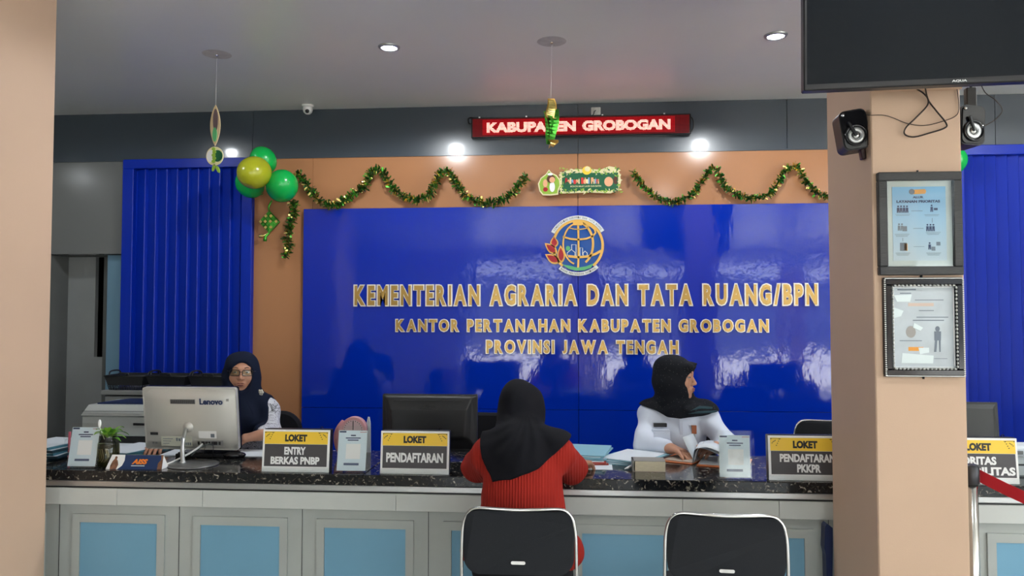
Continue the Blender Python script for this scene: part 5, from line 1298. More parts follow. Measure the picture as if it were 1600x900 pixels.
def keyboard(px, py, label, w_=.36, rz=0):
    a = PZ(px, py, CT); t = thing('keyboard', label, 'keyboard', (a.x, a.y + .06, CT + .0), rz)
    box_part('case', (-w_ / 2, -.06, 0), (w_ / 2, .06, .018), M_blackpl, t, .004)
    b = MB()
    for r_ in range(5):
        for k in range(15): b.box((-w_ / 2 + .01 + k * (w_ - .02) / 15, -.05 + r_ * .02, .018), (-w_ / 2 + .008 + (k + .9) * (w_ - .02) / 15, -.034 + r_ * .02, .023))
    b.build('keys', M_glosspl, t, kind='stuff'); return t
keyboard(318, 715, 'black keyboard behind the silver computer stand', .30, .03)
a = PZ(364, 716, CT); t = thing('computer_mouse', 'black mouse between the silver computer and the first yellow sign', 'mouse', (a.x, a.y + .02, CT), .3)
MB().ell((0, 0, .012), (.055, .032, .020), 20, 12).build('body', M_glosspl, t); MB().ell((.03, 0, .026), (.010, .004, .006), 10, 8).build('wheel', M_alu, t)

# black monitor seen from behind
Ya = 3.93
x0_, x1_ = P(598, 616, Ya).x, P(746, 617, Ya).x; zt_ = P(670, 616, Ya).z
t = thing('black_monitor', 'black monitor seen from behind, centre left on the counter', 'monitor', (x0_, Ya, CT))
W_ = x1_ - x0_; z0_ = P(670, 702, Ya).z - CT; H_ = zt_ - CT - z0_
MB().prism(rounded(0, z0_, W_, z0_ + H_, .006), 0, .016).build('screen_frame', M_blackpl, t)
M_blk2 = mat('soft_black_plastic', (.018, .018, .020), .42)
b = MB(); a_ = [(0.004, z0_ + .004), (W_ - .004, z0_ + .004), (W_ - .004, z0_ + H_ - .004), (.004, z0_ + H_ - .004)]; c__ = [(.035, z0_ + .05), (W_ - .035, z0_ + .05), (W_ - .025, z0_ + H_ - .012), (.025, z0_ + H_ - .012)]; d__ = [(.06, z0_ + .07), (W_ - .06, z0_ + .07), (W_ - .05, z0_ + H_ - .075), (.05, z0_ + H_ - .075)]
vs = [(p_[0], 0, p_[1]) for p_ in a_] + [(p_[0], -.022, p_[1]) for p_ in c__] + [(p_[0], -.045, p_[1]) for p_ in d__]
b.add(vs, [(i, (i + 1) % 4, (i + 1) % 4 + 4, i + 4) for i in range(4)] + [(i + 4, (i + 1) % 4 + 4, (i + 1) % 4 + 8, i + 8) for i in range(4)] + [(8, 9, 10, 11)], False)
o = b.build('rear_cover', M_blk2, t)
mo = o.modifiers.new('bevel', 'BEVEL'); mo.width = .008; mo.segments = 3
box_part('vent_slot', (.065, -.0315, z0_ + H_ - .034), (W_ - .075, -.018, z0_ + H_ - .028), M_ink, t)
text_mb('ASUS', W_ * .385, W_ * .565, z0_ + H_ - .072, z0_ + H_ - .050, -.0425, .004, off=.07, shear=.15).build('badge_lettering', M_ink, t)
box_part('stand_column', (W_ / 2 - .05, -.055, .01), (W_ / 2 + .04, -.030, z0_ + .10), M_glosspl, t, .003)
MB().lathe([(.11, 0), (.11, .008), (.03, .012)], 36, (W_ / 2, -.03, 0)).build('base', M_glosspl, t)
# right-hand monitor behind the pillar
Yb = 3.86; x1_ = P(1558, 640, Yb).x
t = thing('black_monitor', 'dark monitor seen from behind right of the pillar', 'monitor', (x1_ - .49, Yb, CT), -.05)
T = Matrix.Translation((0, 0, .045)) @ Matrix.Rotation(rad(-5), 4, 'X')
def add(nm, mb, m): mb.v = [T @ v for v in mb.v]; return mb.build(nm, m, t)
hh = P(1540, 628, Yb).z - CT - .045
add('screen_frame', MB().prism(rounded(0, 0, .49, hh, .004), 0, .014), M_blackpl)
b = MB(); b.add([(.01, 0, .01), (.48, 0, .01), (.48, 0, hh - .01), (.01, 0, hh - .01), (.04, -.03, .04), (.455, -.03, .04), (.455, -.03, hh - .03), (.04, -.03, hh - .03)], [(i, (i + 1) % 4, (i + 1) % 4 + 4, i + 4) for i in range(4)] + [(4, 5, 6, 7)], False); add('rear_cover', b, mat('grey_black_plastic', (.05, .052, .05), .45))
box_part('stand_column', (.21, -.03, .008), (.28, -.005, .12), M_blackpl, t); MB().lathe([(.10, 0), (.10, .008)], 30, (.245, 0, 0)).build('base', M_blackpl, t)
# small label printer at the far right
a = PZ(1582, 724, CT)
t = thing('label_printer', 'pale office machine at the right edge beyond the last yellow sign', 'printer', (P(1566, 700, 3.62).x, 3.62, CT))
box_part('body', (0, 0, 0), (.30, .14, .085), mat('pale_grey_plastic', (.42, .46, .47), .4), t, .008); box_part('lid', (.006, .004, .087), (.294, .136, .135), M_paper, t, .012); box_part('paper_slot', (.02, -.002, .05), (.28, .002, .058), M_ink, t); box_part('handle_recess', (.03, -.002, .10), (.09, .008, .115), mat('mid_grey_plastic', (.16, .17, .17), .4), t, .002)

# ================================================================== BEHIND THE COUNTER, LEFT
cx = P(163, 610, 4.9).x
t = thing('filing_cabinet', 'grey metal cabinet behind the printer carrying the black baskets', 'cabinet', (cx - .01, 4.9, 0))
zc_ = P(190, 610, 4.9).z
box_part('body', (0, 0, 0), (.86, .48, zc_ - .10), mat('grey_sheet_metal', (.22, .225, .22), .4), t, .003); box_part('top', (-.01, -.01, zc_ - .030), (.87, .49, zc_), mat('grey_sheet_metal', (.22, .225, .22), .4), t, .003)
box_part('groove', (.01, .01, zc_ - .10), (.85, .47, zc_ - .030), M_ink, t); box_part('upper_drawer', (.02, -.006, zc_ - .095), (.84, .01, zc_ - .040), mat('grey_sheet_metal', (.22, .225, .22), .4), t, .002)
for zz0 in (.1, .45): d_ = box_part('drawer', (.02, -.008, zz0), (.84, 0, zz0 + .33), mat('grey_sheet_metal', (.22, .225, .22), .4), t, .003); box_part('handle', (.35, -.022, zz0 + .2), (.51, -.008, zz0 + .22), M_chrome, d_)
def basket(x_, label):
    t = thing('wire_basket', label, 'basket', (x_, 5.02, zc_), 0, 'black plastic baskets on the cabinet')
    w0, w1, d0, d1, h_ = .112, .134, .10, .125, .095
    M_ = mat('charcoal_basket_plastic', (.016, .017, .019), .42)
    b = MB(); c0 = [(-w0, -d0), (w0, -d0), (w0, d0), (-w0, d0)]; c1 = [(-w1, -d1), (w1, -d1), (w1, d1), (-w1, d1)]
    b.box((-w0, -d0, 0), (w0, d0, .003))
    def at_(i, f_, z_):
        a0, a1_ = c0[i], c0[(i + 1) % 4]; e0, e1 = c1[i], c1[(i + 1) % 4]; g_ = z_ / h_
        xa_, ya_ = a0[0] + (a1_[0] - a0[0]) * f_, a0[1] + (a1_[1] - a0[1]) * f_; xb_, yb_ = e0[0] + (e1[0] - e0[0]) * f_, e0[1] + (e1[1] - e0[1]) * f_
        return (xa_ + (xb_ - xa_) * g_, ya_ + (yb_ - ya_) * g_, z_)
    for i in range(4):
        q_ = [at_(i, 0, .032), at_(i, 1, .032), at_(i, 1, h_), at_(i, 0, h_)]; cc = Vector((0, 0, h_ / 2)); inn = [tuple(Vector(v_) + (Vector((0, 0, v_[2])) - Vector(v_)) * .02) for v_ in q_]
        b.add(q_ + inn, [(0, 1, 2, 3), (7, 6, 5, 4), (0, 4, 5, 1), (3, 2, 6, 7)])
    b.build('upper_wall', M_, t)
    b = MB()
    for i in range(4):
        for k in range(15): b.tube([at_(i, k / 14, .0), at_(i, k / 14, .034)], .0022, 4)
        for z_ in (.012, .022): b.tube([at_(i, 0, z_), at_(i, 1, z_)], .0018, 4)
    b.build('lattice', M_, t)
    MB().tube([(c_[0], c_[1], h_) for c_ in c1], .005, 8, True).build('rim', M_, t)
    for s_ in (-1, 1):
        MB().tube(catmull([(s_ * w1, -.07, h_), (s_ * (w1 + .006), -.045, h_ + .026), (s_ * (w1 + .006), .045, h_ + .026), (s_ * w1, .07, h_)]), .005, 8).build('handle', M_, t)
    MB().tube(catmull([(-.035, -d1, h_), (-.028, -d1 - .003, h_ + .018), (.028, -d1 - .003, h_ + .018), (.035, -d1, h_)]), .005, 8).build('handle', M_, t)
for x_, lb in ((cx + .135, 'leftmost black plastic basket on the cabinet'), (cx + .425, 'middle black plastic basket on the cabinet'), (cx + .715, 'rightmost black plastic basket, partly behind the bespectacled clerk')): basket(x_, lb)

# printer on a side table
tz = .70
t = thing('side_table', 'low dark side table under the printer', 'table', (-3.15, 4.45, 0))
box_part('top', (0, 0, tz - .03), (.75, .42, tz), M_blackpl, t); [box_part('leg', (x_, y_, 0), (x_ + .04, y_ + .04, tz - .03), M_blackpl, t) for x_ in (.01, .70) for y_ in (.01, .37)]
a = P(127, 690, 4.5)
t = thing('office_printer', 'pale grey office printer left behind the counter', 'printer', (a.x, 4.5, tz))
M_pr = mat('printer_pale_plastic', (.52, .54, .52), .42); zt_ = P(150, 650, 4.5).z - tz; w_ = .50
b = MB(); z1_ = P(150, 633, 4.5).z - tz
box_part('tray_bay', (.02, .01, 0), (w_ - .01, .34, zt_ * .38), M_ink, t)
box_part('body', (0, 0, zt_ * .38), (w_, .36, zt_), M_pr, t, .006)
box_part('slot', (w_ - .17, -.002, zt_ * .72), (w_ - .09, .004, zt_ * .79), M_ink, t)
b = MB().add([(.0, -.01, zt_ + .004), (w_, -.01, zt_ + .004), (w_, .36, zt_ + .004), (0, .36, zt_ + .004), (.030, .02, z1_), (w_ - .03, .02, z1_), (w_ - .03, .34, z1_), (.030, .34, z1_)], [(0, 3, 2, 1), (4, 5, 6, 7), (0, 1, 5, 4), (1, 2, 6, 5), (2, 3, 7, 6), (3, 0, 4, 7)]); b.build('scanner_lid', M_pr, t)
box_part('trim_line', (.008, -.0115, zt_ + .030), (w_ - .008, -.004, zt_ + .032), M_ink, t)
box_part('paper_tray', (.06, -.12, .01), (w_ - .06, .02, .03), M_paper, t, .003)
t = thing('blue_board', 'dark blue flat board lying on top of the printer', 'board', (a.x + .06, 4.56, tz + z1_))
MB().add([(0, 0, 0), (.40, 0, 0), (.40, .26, 0), (0.06, .26, 0), (0, 0, .008), (.40, 0, .008), (.40, .26, .008), (.06, .26, .008)], [(0, 3, 2, 1), (4, 5, 6, 7), (0, 1, 5, 4), (1, 2, 6, 5), (2, 3, 7, 6), (3, 0, 4, 7)]).build('panel', mat('dark_blue_board', (.008, .02, .08), .45), t)

# ================================================================== CHAIRS
def folding_chair(loc, rz, label, grp='black folding chairs with chrome frames'):
    t = thing('folding_chair', label, 'chair', loc, rz, grp)
    w_ = .205
    # back pad in the x-z plane, slightly curved, y=0 is its rear face, sitter faces +y
    n = 14; zb0, zb1 = .575, .805
    out = rounded(-w_ + .004, zb0, w_ - .004, zb1 - .004, .055, 6)
    out = [(x_ * (1.0 - .00 * z_), z_ - (.010 * (1 - (x_ / w_) ** 2) if z_ < .65 else 0) - (.006 * (1 - (x_ / w_) ** 2) if z_ > .75 else 0)) for x_, z_ in out]
    b = MB(); b.prism(out, 0, .022); b.v = [v_ + Vector((0, -.025 * (1 - (v_.x / w_) ** 2) , 0)) for v_ in b.v]; b.build('back_pad', M_darkcloth, t)
    fr = [(-w_ - .004, .02, .02), (-w_ - .004, .01, .45), (-w_ - .003, .004, .66)] + [(x_ * 1.0, -.012 * (1 - (x_ / w_) ** 2) + .004, z_) for x_, z_ in [(-w_ + .002, .74), (-w_ + .018, .782), (-w_ + .05, .803), (-.08, .803), (0, .801), (.08, .803), (w_ - .05, .803), (w_ - .018, .782), (w_ - .002, .74)]] + [(w_ + .003, .004, .66), (w_ + .004, .01, .45), (w_ + .004, .02, .02)]
    MB().tube(catmull(fr, 5), .0062, 10).build('back_frame', M_chrome, t)
    MB().prism(rounded(-.026, .612, .026, .624, .0055, 4), -.029, -.0255).build('maker_plate', M_chrome, t)
    b = MB(); o_ = rounded(-w_ + .005, .03, w_ - .005, .42, .05, 6); b.prism(o_, -.47, -.435); b.v = [Vector((v_.x, v_.z, -v_.y)) for v_ in b.v]; b.f = [f_[::-1] for f_ in b.f]; b.build('seat_pad', M_darkcloth, t)
    for s_ in (-1, 1): MB().tube([(s_ * (w_ - .012), .05, .435), (s_ * (w_ - .012), .40, .435), (s_ * (w_ - .006), .44, .02)], .009, 8).build('front_leg', M_chrome, t)
    for z_, y_ in ((.16, .018), (.20, .42)): MB().tube([(-w_, y_, z_), (w_, y_, z_)], .007, 8).build('stretcher', M_chrome, t)
    return t
a1_, a2_ = P(810, 800, 2.8), P(1133, 800, 2.75)
fc = folding_chair((a1_.x, 2.81, 0), .01, 'black chair with chrome frame on which the visitor in red sits')
c_ = copy_tree(fc); c_.location = (a2_.x + .003, 2.76, 0.006); c_.rotation_euler = (0, 0, -.07); relabel(c_, 'empty black chair with chrome frame right of the visitor, before the counter')
c_ = copy_tree(fc); x_ = P(1240, 660, 4.35).x; c_.location = (x_ + .215, 4.38, .125); c_.rotation_euler = (0, 0, PI); relabel(c_, 'empty black chair with thin frame behind the counter, next to the pillar')
c_.location.z = 0.125
def office_chair(loc, rz, label, hb=.50):
    t = thing('office_chair', label, 'chair', loc, rz, 'black office chairs behind the counter')
    MB().prism(rounded(-.22, .48, .22, .93, .12, 8), .0, .05).build('backrest', M_officeblk, t)
    t.children[0].modifiers.new('bevel', 'BEVEL').width = .015
    b = MB().box((-.23, -.46, .42), (.23, -.03, .48), .02); b.build('seat', M_officeblk, t)
    MB().tube([(0, -.24, .10), (0, -.24, .42)], .03, 12).build('gas_lift', M_blackpl, t)
    MB().tube([(0, -.20, .43), (0, .05, .44), (0, .065, .62)], .018, 8).build('back_bar', M_blackpl, t)
    for k in range(5):
        a_ = 2 * PI * k / 5; d_ = MB().tube([(0, -.24, .10), (.27 * math.cos(a_), -.24 + .27 * math.sin(a_), .065)], [.022, .014], 8).build('base_arm', M_blackpl, t)
        MB().cyl((.27 * math.cos(a_) - .015, -.24 + .27 * math.sin(a_), .028), .028, .03, 14, 'x').build('caster', M_blackpl, d_)
    return t
oc = office_chair((P(445, 640, 4.52).x - .125, 4.52, 0.035), .12, 'black office chair behind the bespectacled clerk')
def oc_copy(x, y, z, rz, lab):
    c_ = copy_tree(oc); c_.location = (x, y, z); c_.rotation_euler = (0, 0, rz); relabel(c_, lab); return c_
oc_copy(P(762, 660, 4.55).x - .05, 4.55, -.002, -.05, 'black office chair behind the black monitor')
oc_copy(.60, 4.50, -.06, .10, 'black office chair behind the clerk in pale uniform')
for o in [o for o in S.objects if o.name.startswith('office_chair')]: o.location.z = 0.0
# blue plastic chair edge by the pillar
t = thing('blue_stool', 'dark blue plastic stool edge showing beside the foot of the right pillar', 'stool', (1.045, 3.375, 0))
Mbs = mat('dark_blue_plastic', (.008, .02, .085), .4)
b = MB().prism([(0.012, .0), (.02, .0), (.035, .55), (.035, .615), (.012, .632), (.004, .618), (.0, .53), (.006, .5)], -.02, .03); b.build('side', Mbs, t)
# ================================================================== PEOPLE
def V(*a): return np.array(a, float)
def obj_from(F, name, m, parent, org):
    me = F.mesh(name, m); me.transform(Matrix.Translation(-Vector(org))); return link(name, me, parent)
def legs(F, pel, fy, r=1.0, knee=.42, foot=.36, side=.09, zs=.50, skirt=False):
    """seated legs; fy=+1/-1 faces +y/-y"""
    for s_ in (-1, 1):
        h = V(pel[0] + s_ * side, pel[1], zs + .02); k = V(pel[0] + s_ * side * 1.15, pel[1] + fy * knee, zs); a = V(pel[0] + s_ * side * 1.05, pel[1] + fy * foot, .09)
        F.cone(h, k, .088 * r, .062 * r, .04); F.cone(k, a, .058 * r, .036 * r, .03)
        if not skirt:
            F.cone(a, a + V(0, fy * .13, -.055), .034, .024, .03)
def shoes(parent, pel, fy, foot, side, org):
    for s_ in (-1, 1):
        b = MB(); a = Vector((pel[0] + s_ * side * 1.05, pel[1] + fy * (foot + .05), .035)) - Vector((org[0], org[1], 0))
        b.ell(a, (.042, .125, .034), 18, 10); b.build('shoe', M_shoe, parent)
def fold(ax, fr, amp, w=.3):
    def g(X, Y, Z):
        return amp * np.sin(fr * (X * ax[0] + Y * ax[1] + Z * ax[2]) + 2.2 * np.sin(9 * X + 5 * Z) + 1.3 * np.sin(14 * Z - 7 * Y + 3 * X))
    return g
HB = .004
def copyF(F): G = Field.__new__(Field); G.lo, G.h, G.n, G.ax, G.D = F.lo, F.h, F.n, F.ax, F.D.copy(); return G
def intersect_drape(F, parts, off, seam=.012):
    """cloth hugging the clothed body inside outlines given in (x, z), each with a y-range side"""
    X = F.ax[0][:, None, None]; Y = F.ax[1][None, :, None]; Z = F.ax[2][None, None, :]
    G = copyF(F); G.D = np.full_like(F.D, 1.0)
    for poly, ymid, sgn in parts:
        xs = [p_[0] for p_ in poly]; p2 = poly_sdf(poly, X[:, :, 0][:, :, None], Z)
        d = np.maximum(F.D - off, np.broadcast_to(p2, F.D.shape))
        if sgn: d = np.maximum(d, sgn * (Y - ymid))
        G.D = np.minimum(G.D, d.astype(np.float32))
    return G

# ---------- clerk in pale uniform, right of centre, head turned to her left
def clerk_right():
    org = (.555, 4.30, 0); pel = V(.555, 4.31, .52)
    t = thing('person', 'woman clerk in pale uniform shirt and speckled black headscarf, looking sideways over an open folder', 'person', org)
    HC = V(.546, 4.205, 1.178); R = frame_from((.925, -.37, -.05))
    SL, SR = V(.415, 4.25, .975), V(.700, 4.245, .975)
    EL = V(.365, 4.08, .835); WL = V(.470, 3.975, .838)
    ER = V(.790, 4.09, .835); WR = V(.735, 3.945, .850)
    B = Field((.22, 3.72, 0.0), (.92, 4.50, 1.30), HB)
    head(B, HC, R)
    B.cone(HC + V(0, 0.005, -.06), V(.557, 4.25, .96), .052, .060, .03)
    B.ell((.557, 4.25, .84), (.135, .085, .17), .04); B.ell((.555, 4.29, .60), (.145, .105, .12), .05); B.cone(SL, SR, .045, .045, .05)
    for s_, e_, w_ in ((SL, EL, WL), (SR, ER, WR)): B.cone(s_, e_, .042, .036, .02); B.cone(e_, w_, .036, .024, .02)
    hand(B, WL, (.72, -.68, -.12), (0.05, .15, .96), -1, .30, 1.25, 1.06)
    hand(B, WR, (-.86, -.38, -.03), (.10, -.45, .88), 1, .75, .8, .98)
    legs(B, pel, -1)
    obj_from(B, 'body', M_skin, t, org)
    face_bits(t, HC, R, M_lip, org)
    C = Field((.20, 3.85, .50), (.94, 4.50, 1.31), HB)
    C.ell((.557, 4.245, .83), (.152, .110, .20), .05); C.ell((.555, 4.28, .62), (.165, .130, .15), .06)
    C.ell((.557, 4.175, .86), (.105, .055, .07), .05)
    C.cone(SL, SR, .058, .058, .05); C.cone(V(.557, 4.25, 1.02), V(.557, 4.25, .97), .05, .09, .05)
    for s_, e_, w_ in ((SL, EL, WL), (SR, ER, WR)):
        C.cone(s_, e_, .062, .055, .035); C.cone(e_, w_ - (w_ - e_) * .03, .053, .036, .03)
    C.disp(fold((.5, .3, 1.0), 48, .0042)); 
    s_ = obj_from(C, 'uniform_shirt', M_shirt, t, org)
    o_ = Vector(org)
    def yf(x, z):   # front of the shirt at (x, z)
        i = int((x - C.lo[0]) / HB); k = int((z - C.lo[2]) / HB); col = C.D[i, :, k]; j = int(np.argmax(col < 0)); return C.lo[1] + j * HB
    def patch(nm, pxa, pya, pxb, pyb, m, th=.004, par=s_):
        a = P(pxa, pyb, 4.13); c = P(pxb, pya, 4.13); y = min(yf(a.x, (a.z + c.z) / 2), yf(c.x, (a.z + c.z) / 2))
        return MB().box((a.x, y - th, a.z), (c.x, y + .012, c.z), .001).build(nm, m, par, True)
    pk = patch('pocket', 1018, 671, 1043, 685, M_shirt, .003); patch('pocket_flap', 1017, 669, 1044, 674, M_shirt, .006)
    n_ = patch('name_badge', 1021, 661, 1041.5, 666.5, M_ink, .008); a = P(1024, 665, 4.13); c = P(1039, 663, 4.13)
    MB().box((a.x, yf(a.x, a.z) - .0088, a.z), (c.x, yf(a.x, a.z) + .0, c.z)).build('badge_rule', M_print, n_, True) if False else None
    patch('pin_badge', 1081, 665, 1088.5, 678, mat('copper_pin', (.35, .11, .05), .3, metal=.5), .008); patch('pin_tail', 1083.5, 678, 1086, 687, M_alu, .006)
    patch('button_placket', 1062, 655, 1067, 700, M_shirt, .002)
    G = intersect_drape(C, [([(.33, 1.10), (.345, 1.030), (.42, 1.005), (.49, .975), (.56, .962), (.63, .972), (.69, .988), (.745, .995), (.775, 1.00), (.77, 1.10)], 0, 0)], .013)
    H = head_fn(HC, R)
    G.ell(H(0, -.016, .022), (.092, .114, .098), .03, R); G.ell(H(0, .000, -.045), (.082, .085, .105), .04, R)
    G.cone(H(0, -.03, -.06), V(.552, 4.25, 1.02), .086, .100, .05)
    G.cone(H(-.045, .082, .062), H(.045, .082, .062), .018, .018, .03); G.cone(H(0, .088, .070), H(0, .108, .078), .016, .008, .02)
    G.cone(V(.66, 4.17, 1.015), V(.50, 4.150, .995), .022, .018, .03); G.cone(V(.735, 4.20, 1.01), V(.60, 4.13, 1.0), .020, .016, .03)
    G.ell(H(0, .150, -.022), (.068, .115, .088), .012, R, 'sub')
    G.disp(fold((.5, .2, 1.1), 48, .0035))
    hs_ = obj_from(G, 'headscarf', M_hijabdot, t, org)
    X, Y, Z = G.ax[0][:, None, None], G.ax[1][None, :, None], G.ax[2][None, None, :]
    M_band = mat('dark_teal_scarf_band', (.028, .060, .072), .8)
    for i_, pl_ in enumerate(([(.60, 1.005), (.66, 1.030), (.735, 1.022), (.730, 1.010), (.66, 1.014)], [(.585, .990), (.65, 1.004), (.76, 1.004), (.755, .992), (.65, .990)])):
        Bn = copyF(G); Bn.D = np.maximum(np.maximum(G.D - .0025, np.broadcast_to(poly_sdf(pl_, X, Z), G.D.shape)), Y - 4.22).astype(np.float32); obj_from(Bn, 'scarf_band', M_band, hs_, org).location = (0, 0, 0)
    K = Field((.28, 3.75, 0.02), (.83, 4.50, .66), .008); K.ell((.555, 4.30, .58), (.165, .135, .08), .05); legs(K, pel, -1, 1.22, skirt=True); K.cone(V(.555, 3.92, .46), V(.555, 3.95, .10), .12, .15, .08); obj_from(K, 'skirt', M_skirt, t, org)
    shoes(t, pel, -1, .36, .09, org)
clerk_right()

# ---------- clerk with glasses behind the silver computer
def clerk_left():
    org = (-1.86, 4.34, 0); pel = V(-1.86, 4.36, .52)
    t = thing('person', 'woman clerk with glasses, navy headscarf and white printed sleeves behind the silver computer', 'person', org)
    HC = V(-1.888, 4.255, 1.186); R = frame_from((.37, -.93, -.01), (.04, 0, 1))
    SL, SR = V(-2.03, 4.30, .955), V(-1.752, 4.29, .970)
    EL = V(-2.16, 4.16, .83); WL = V(-2.205, 3.98, .823)
    ER = V(-1.700, 4.215, .850); WR = V(-1.672, 4.015, .868)
    B = Field((-2.36, 3.80, 0.0), (-1.58, 4.56, 1.32), HB)
    head(B, HC, R)
    B.cone(HC + V(0, 0.01, -.06), V(-1.885, 4.30, .98), .052, .060, .03)
    B.ell((-1.885, 4.30, .85), (.135, .085, .17), .04); B.ell((-1.86, 4.35, .60), (.145, .105, .12), .05); B.cone(SL, SR, .045, .045, .05)
    for s_, e_, w_ in ((SL, EL, WL), (SR, ER, WR)): B.cone(s_, e_, .042, .036, .02); B.cone(e_, w_, .036, .026, .02)
    hand(B, WR, (-.90, -.38, -.16), (-.12, -.35, .95), 1, .50, 1.2, 1.0)
    hand(B, WL, (.12, -.95, -.08), (0, .1, .98), 1, .45, 1.1, .98)
    legs(B, pel, -1)
    obj_from(B, 'body', M_skin2, t, org)
    face_bits(t, HC, R, mat('muted_rose_lips', (.22, .07, .055), .45), org)
    C = Field((-2.30, 3.90, .50), (-1.58, 4.56, 1.33), HB)
    C.ell((-1.885, 4.295, .84), (.155, .115, .21), .05); C.ell((-1.86, 4.33, .62), (.17, .135, .15), .06); C.ell((-1.88, 4.225, .87), (.11, .06, .075), .05)
    C.cone(SL, SR, .060, .062, .05)
    for s_, e_, w_, r_ in ((SL, EL, WL, .058), (SR, ER, WR, .066)):
        C.cone(s_, e_, r_, r_ * .90, .035); C.cone(e_, w_ - (w_ - e_) * .25, r_ * .86, .042, .03)
    C.disp(fold((.3, .2, 1.0), 60, .0028))
    obj_from(C, 'printed_blouse', M_batik, t, org)
    xr_ = P(419, 650, 4.2).x
    G = intersect_drape(C, [([(-2.12, 1.06), (-2.10, .93), (-2.06, .86), (-1.95, .83), (-1.80, .835), (xr_, .875), (xr_ + .004, .93), (xr_ - .004, .99), (-1.735, 1.035), (-1.74, 1.09)], 0, 0)], .014)
    H = head_fn(HC, R)
    G.ell(H(0, -.016, .024), (.098, .114, .096), .03, R); G.ell(H(0, .004, -.045), (.096, .085, .105), .04, R)
    G.cone(H(0, -.02, -.07), V(-1.885, 4.29, .98), .092, .120, .05)
    G.cone(H(0, .035, -.115), V(-1.87, 4.19, .93), .055, .085, .05)
    G.cone(V(-1.84, 4.24, 1.075), V(-1.785, 4.26, 1.03), .055, .040, .04); G.cone(V(-1.94, 4.25, 1.075), V(-2.03, 4.28, 1.0), .055, .045, .04)
    G.ell(H(0, .150, -.016), (.079, .118, .092), .010, R, 'sub')
    G.disp(fold((.8, .1, .7), 44, .0030))
    obj_from(G, 'headscarf', M_hijabnavy, t, org)
    # brooch
    c_ = P(404, 614, 4.20); j = G.D[int((c_.x - G.lo[0]) / HB), :, int((c_.z - G.lo[2]) / HB)]; y = G.lo[1] + int(np.argmax(j < 0)) * HB
    b = MB()
    for k in range(6): a_ = k * PI / 3; b.ell((c_.x + .011 * math.cos(a_), y - .008, c_.z + .011 * math.sin(a_)), (.008, .004, .008), 10, 6)
    b.ell((c_.x, y - .012, c_.z), (.006, .004, .006), 10, 6); b.build('brooch', mat('pearl_brooch', (.70, .66, .56), .25, metal=.3), t, True)
    # glasses
    gl = MB(); M3 = Matrix([[R[i][j_] for j_ in range(3)] for i in range(3)]).to_4x4(); Tm = Matrix.Translation(Vector(HC) - Vector(org)) @ M3
    gl.T = Tm
    ln = MB(); ln.T = Tm
    for s_ in (-1, 1):
        o_ = [(s_ * .034 + p_[0], .102 - abs(s_ * .034 + p_[0]) ** 2 * 4, .003 + p_[1]) for p_ in rounded(-.0265, -.0165, .0265, .0150, .009, 3)]
        gl.tube(o_, .0021, 6, True); gl.tube([(s_ * .0600, .087, .010), (s_ * .074, .070, .010), (s_ * .080, 0, .008)], .0016, 6)
        ln.add(o_, [tuple(range(len(o_)))][::1], False)
    gl.tube([(-.008, .103, .006), (0, .106, .008), (.008, .103, .006)], .0016, 6)
    g_ = gl.build('glasses', mat('dark_red_brown_frame', (.012, .005, .005), .3), t)
    M_lens = pane_material('green_tinted_lens', (.80, .92, .82), .05); ln.build('lens', M_lens, g_)
    K = Field((-2.14, 3.80, 0.02), (-1.58, 4.56, .66), .008); K.ell((-1.86, 4.35, .58), (.17, .135, .08), .05); legs(K, pel, -1, 1.22, skirt=True); K.cone(V(-1.86, 3.97, .46), V(-1.86, 4.0, .10), .12, .15, .08); obj_from(K, 'skirt', M_skirt, t, org)
    shoes(t, pel, -1, .36, .09, org)
clerk_left()

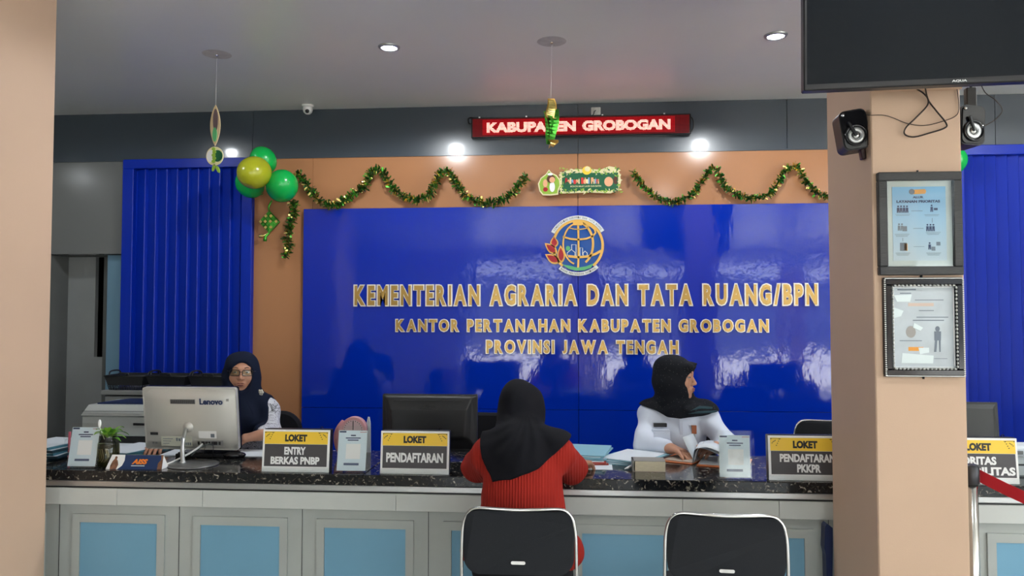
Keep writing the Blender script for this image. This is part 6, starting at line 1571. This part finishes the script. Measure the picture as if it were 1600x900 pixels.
# ---------- visitor in red, seen from behind
def visitor():
    org = (-.205, 3.03, 0); pel = V(-.205, 3.03, .53)
    t = thing('person', 'visitor in brick red ribbed sweater and black headscarf, seen from behind at the counter', 'person', org)
    HC = V(-.222, 3.235, 1.103); R = frame_from((.42, .88, -.24), (0.02, .0, 1))
    SL, SR = V(-.345, 3.10, .945), V(-.068, 3.10, .955)
    EL = V(-.425, 3.375, .842); WL = V(-.33, 3.56, .828)
    ER = V(-.012, 3.375, .842); WR = V(.012, 3.56, .828)
    B = Field((-.56, 2.80, 0.0), (.16, 3.80, 1.26), .0045)
    head(B, HC, R)
    B.cone(HC + V(-.01, -.03, -.06), V(-.207, 3.11, .97), .052, .060, .03)
    B.ell((-.205, 3.07, .82), (.13, .085, .18), .04); B.ell((-.205, 3.03, .58), (.15, .11, .11), .05); B.cone(SL, SR, .045, .045, .05)
    for s_, e_, w_ in ((SL, EL, WL), (SR, ER, WR)): B.cone(s_, e_, .042, .036, .02); B.cone(e_, w_, .036, .025, .02)
    hand(B, WL, (.60, .78, -.12), (0, .12, .98), 1, .35); hand(B, WR, (.42, .88, -.12), (0, .12, .98), -1, .60)
    legs(B, pel, 1, knee=.34, foot=.24)
    obj_from(B, 'body', M_skin2, t, org)
    face_bits(t, HC, R, M_lip, org)
    C = Field((-.58, 2.80, .45), (.18, 3.66, 1.26), .0045)
    C.ell((-.205, 3.07, .84), (.160, .115, .20), .05); C.ell((-.205, 3.05, .70), (.170, .130, .12), .07); C.ell((-.205, 3.05, .585), (.245, .165, .115), .05)
    C.cone(SL, SR, .060, .060, .05)
    for s_, e_, w_ in ((SL, EL, WL), (SR, ER, WR)):
        C.cone(s_, e_, .066, .066, .04); C.cone(e_, w_ - (w_ - e_) * .12, .060, .040, .03)
    C.disp(fold((.2, .6, 1.0), 50, .0022))
    obj_from(C, 'ribbed_sweater', M_knit, t, org)
    def p2(px, py): v_ = P(px, py, 2.99); return (v_.x, v_.z)
    G = intersect_drape(C, [([p2(*v_) for v_ in [(758, 655), (748, 684), (748, 712), (770, 752), (800, 748), (842, 730), (866, 710), (893, 686), (880, 660), (860, 640), (770, 640)]], 3.20, 0)], .015)
    H = head_fn(HC, R)
    G.ell(H(0, -.014, .028), (.089, .114, .104), .03, R); G.ell(H(0, -.005, -.045), (.082, .086, .105), .04, R)
    G.cone(HC + V(0, -.02, -.03), V(-.225, 3.11, .96), .084, .120, .05)
    G.cone(HC + V(-.01, -.03, -.07), V(-.205, 3.06, .95), .070, .080, .05)
    G.cone(V(-.24, 3.10, 1.0), V(-.345, 3.08, .955), .060, .055, .06); G.cone(V(-.18, 3.10, 1.0), V(-.075, 3.08, .965), .060, .055, .06)
    G.ell(H(0, .150, -.018), (.060, .100, .092), .012, R, 'sub')
    def g(X, Y, Z):
        a_ = np.arctan2(X + .20, Z - 1.12)
        return .0022 * np.sin(17 * a_ + 24 * (Z + .5 * X) + 1.5 * np.sin(18 * Z)) * np.clip((1.12 - Z) / .10, 0, 1) * np.clip((Z - .82) / .1, .35, 1) + .0048 * np.sin(34 * (X * .9 + Z * .5) + 2 * np.sin(12 * Z - 9 * X))
    G.disp(g)
    sil = [p2(*v_) for v_ in [(752, 640), (747, 690), (752, 718), (770, 754), (800, 748), (842, 730), (866, 711), (893, 688), (884, 660), (872, 600), (860, 560), (750, 560)]]
    X, Z = G.ax[0][:, None, None], G.ax[2][None, None, :]
    G.D = np.maximum(G.D, np.broadcast_to(poly_sdf(sil, X, Z), G.D.shape)).astype(np.float32)
    obj_from(G, 'headscarf', M_hijabblk, t, org)
    gl = MB(); M3 = Matrix([[R[i][j_] for j_ in range(3)] for i in range(3)]).to_4x4(); gl.T = Matrix.Translation(Vector(HC) - Vector(org)) @ M3
    for s_ in (-1, 1):
        gl.tube([(s_ * .034 + p_[0], .104 - abs(s_ * .034 + p_[0]) ** 2 * 4, .003 + p_[1]) for p_ in rounded(-.0265, -.0165, .0265, .0150, .009, 3)], .0014, 6, True); gl.tube([(s_ * .0600, .09, .010), (s_ * .074, .070, .010), (s_ * .080, 0, .008)], .0016, 6)
    gl.tube([(-.008, .105, .006), (0, .108, .008), (.008, .105, .006)], .0016, 6); gl.build('glasses', M_ink, t)
    K = Field((-.50, 2.82, 0.02), (.10, 3.55, .66), .008); K.ell((-.205, 3.04, .55), (.19, .15, .08), .05); legs(K, pel, 1, 1.2, knee=.34, foot=.24, skirt=True); K.cone(V(-.205, 3.28, .46), V(-.205, 3.25, .10), .12, .16, .08); obj_from(K, 'skirt', M_skirt, t, org)
    shoes(t, pel, 1, .24, .09, org)
visitor()
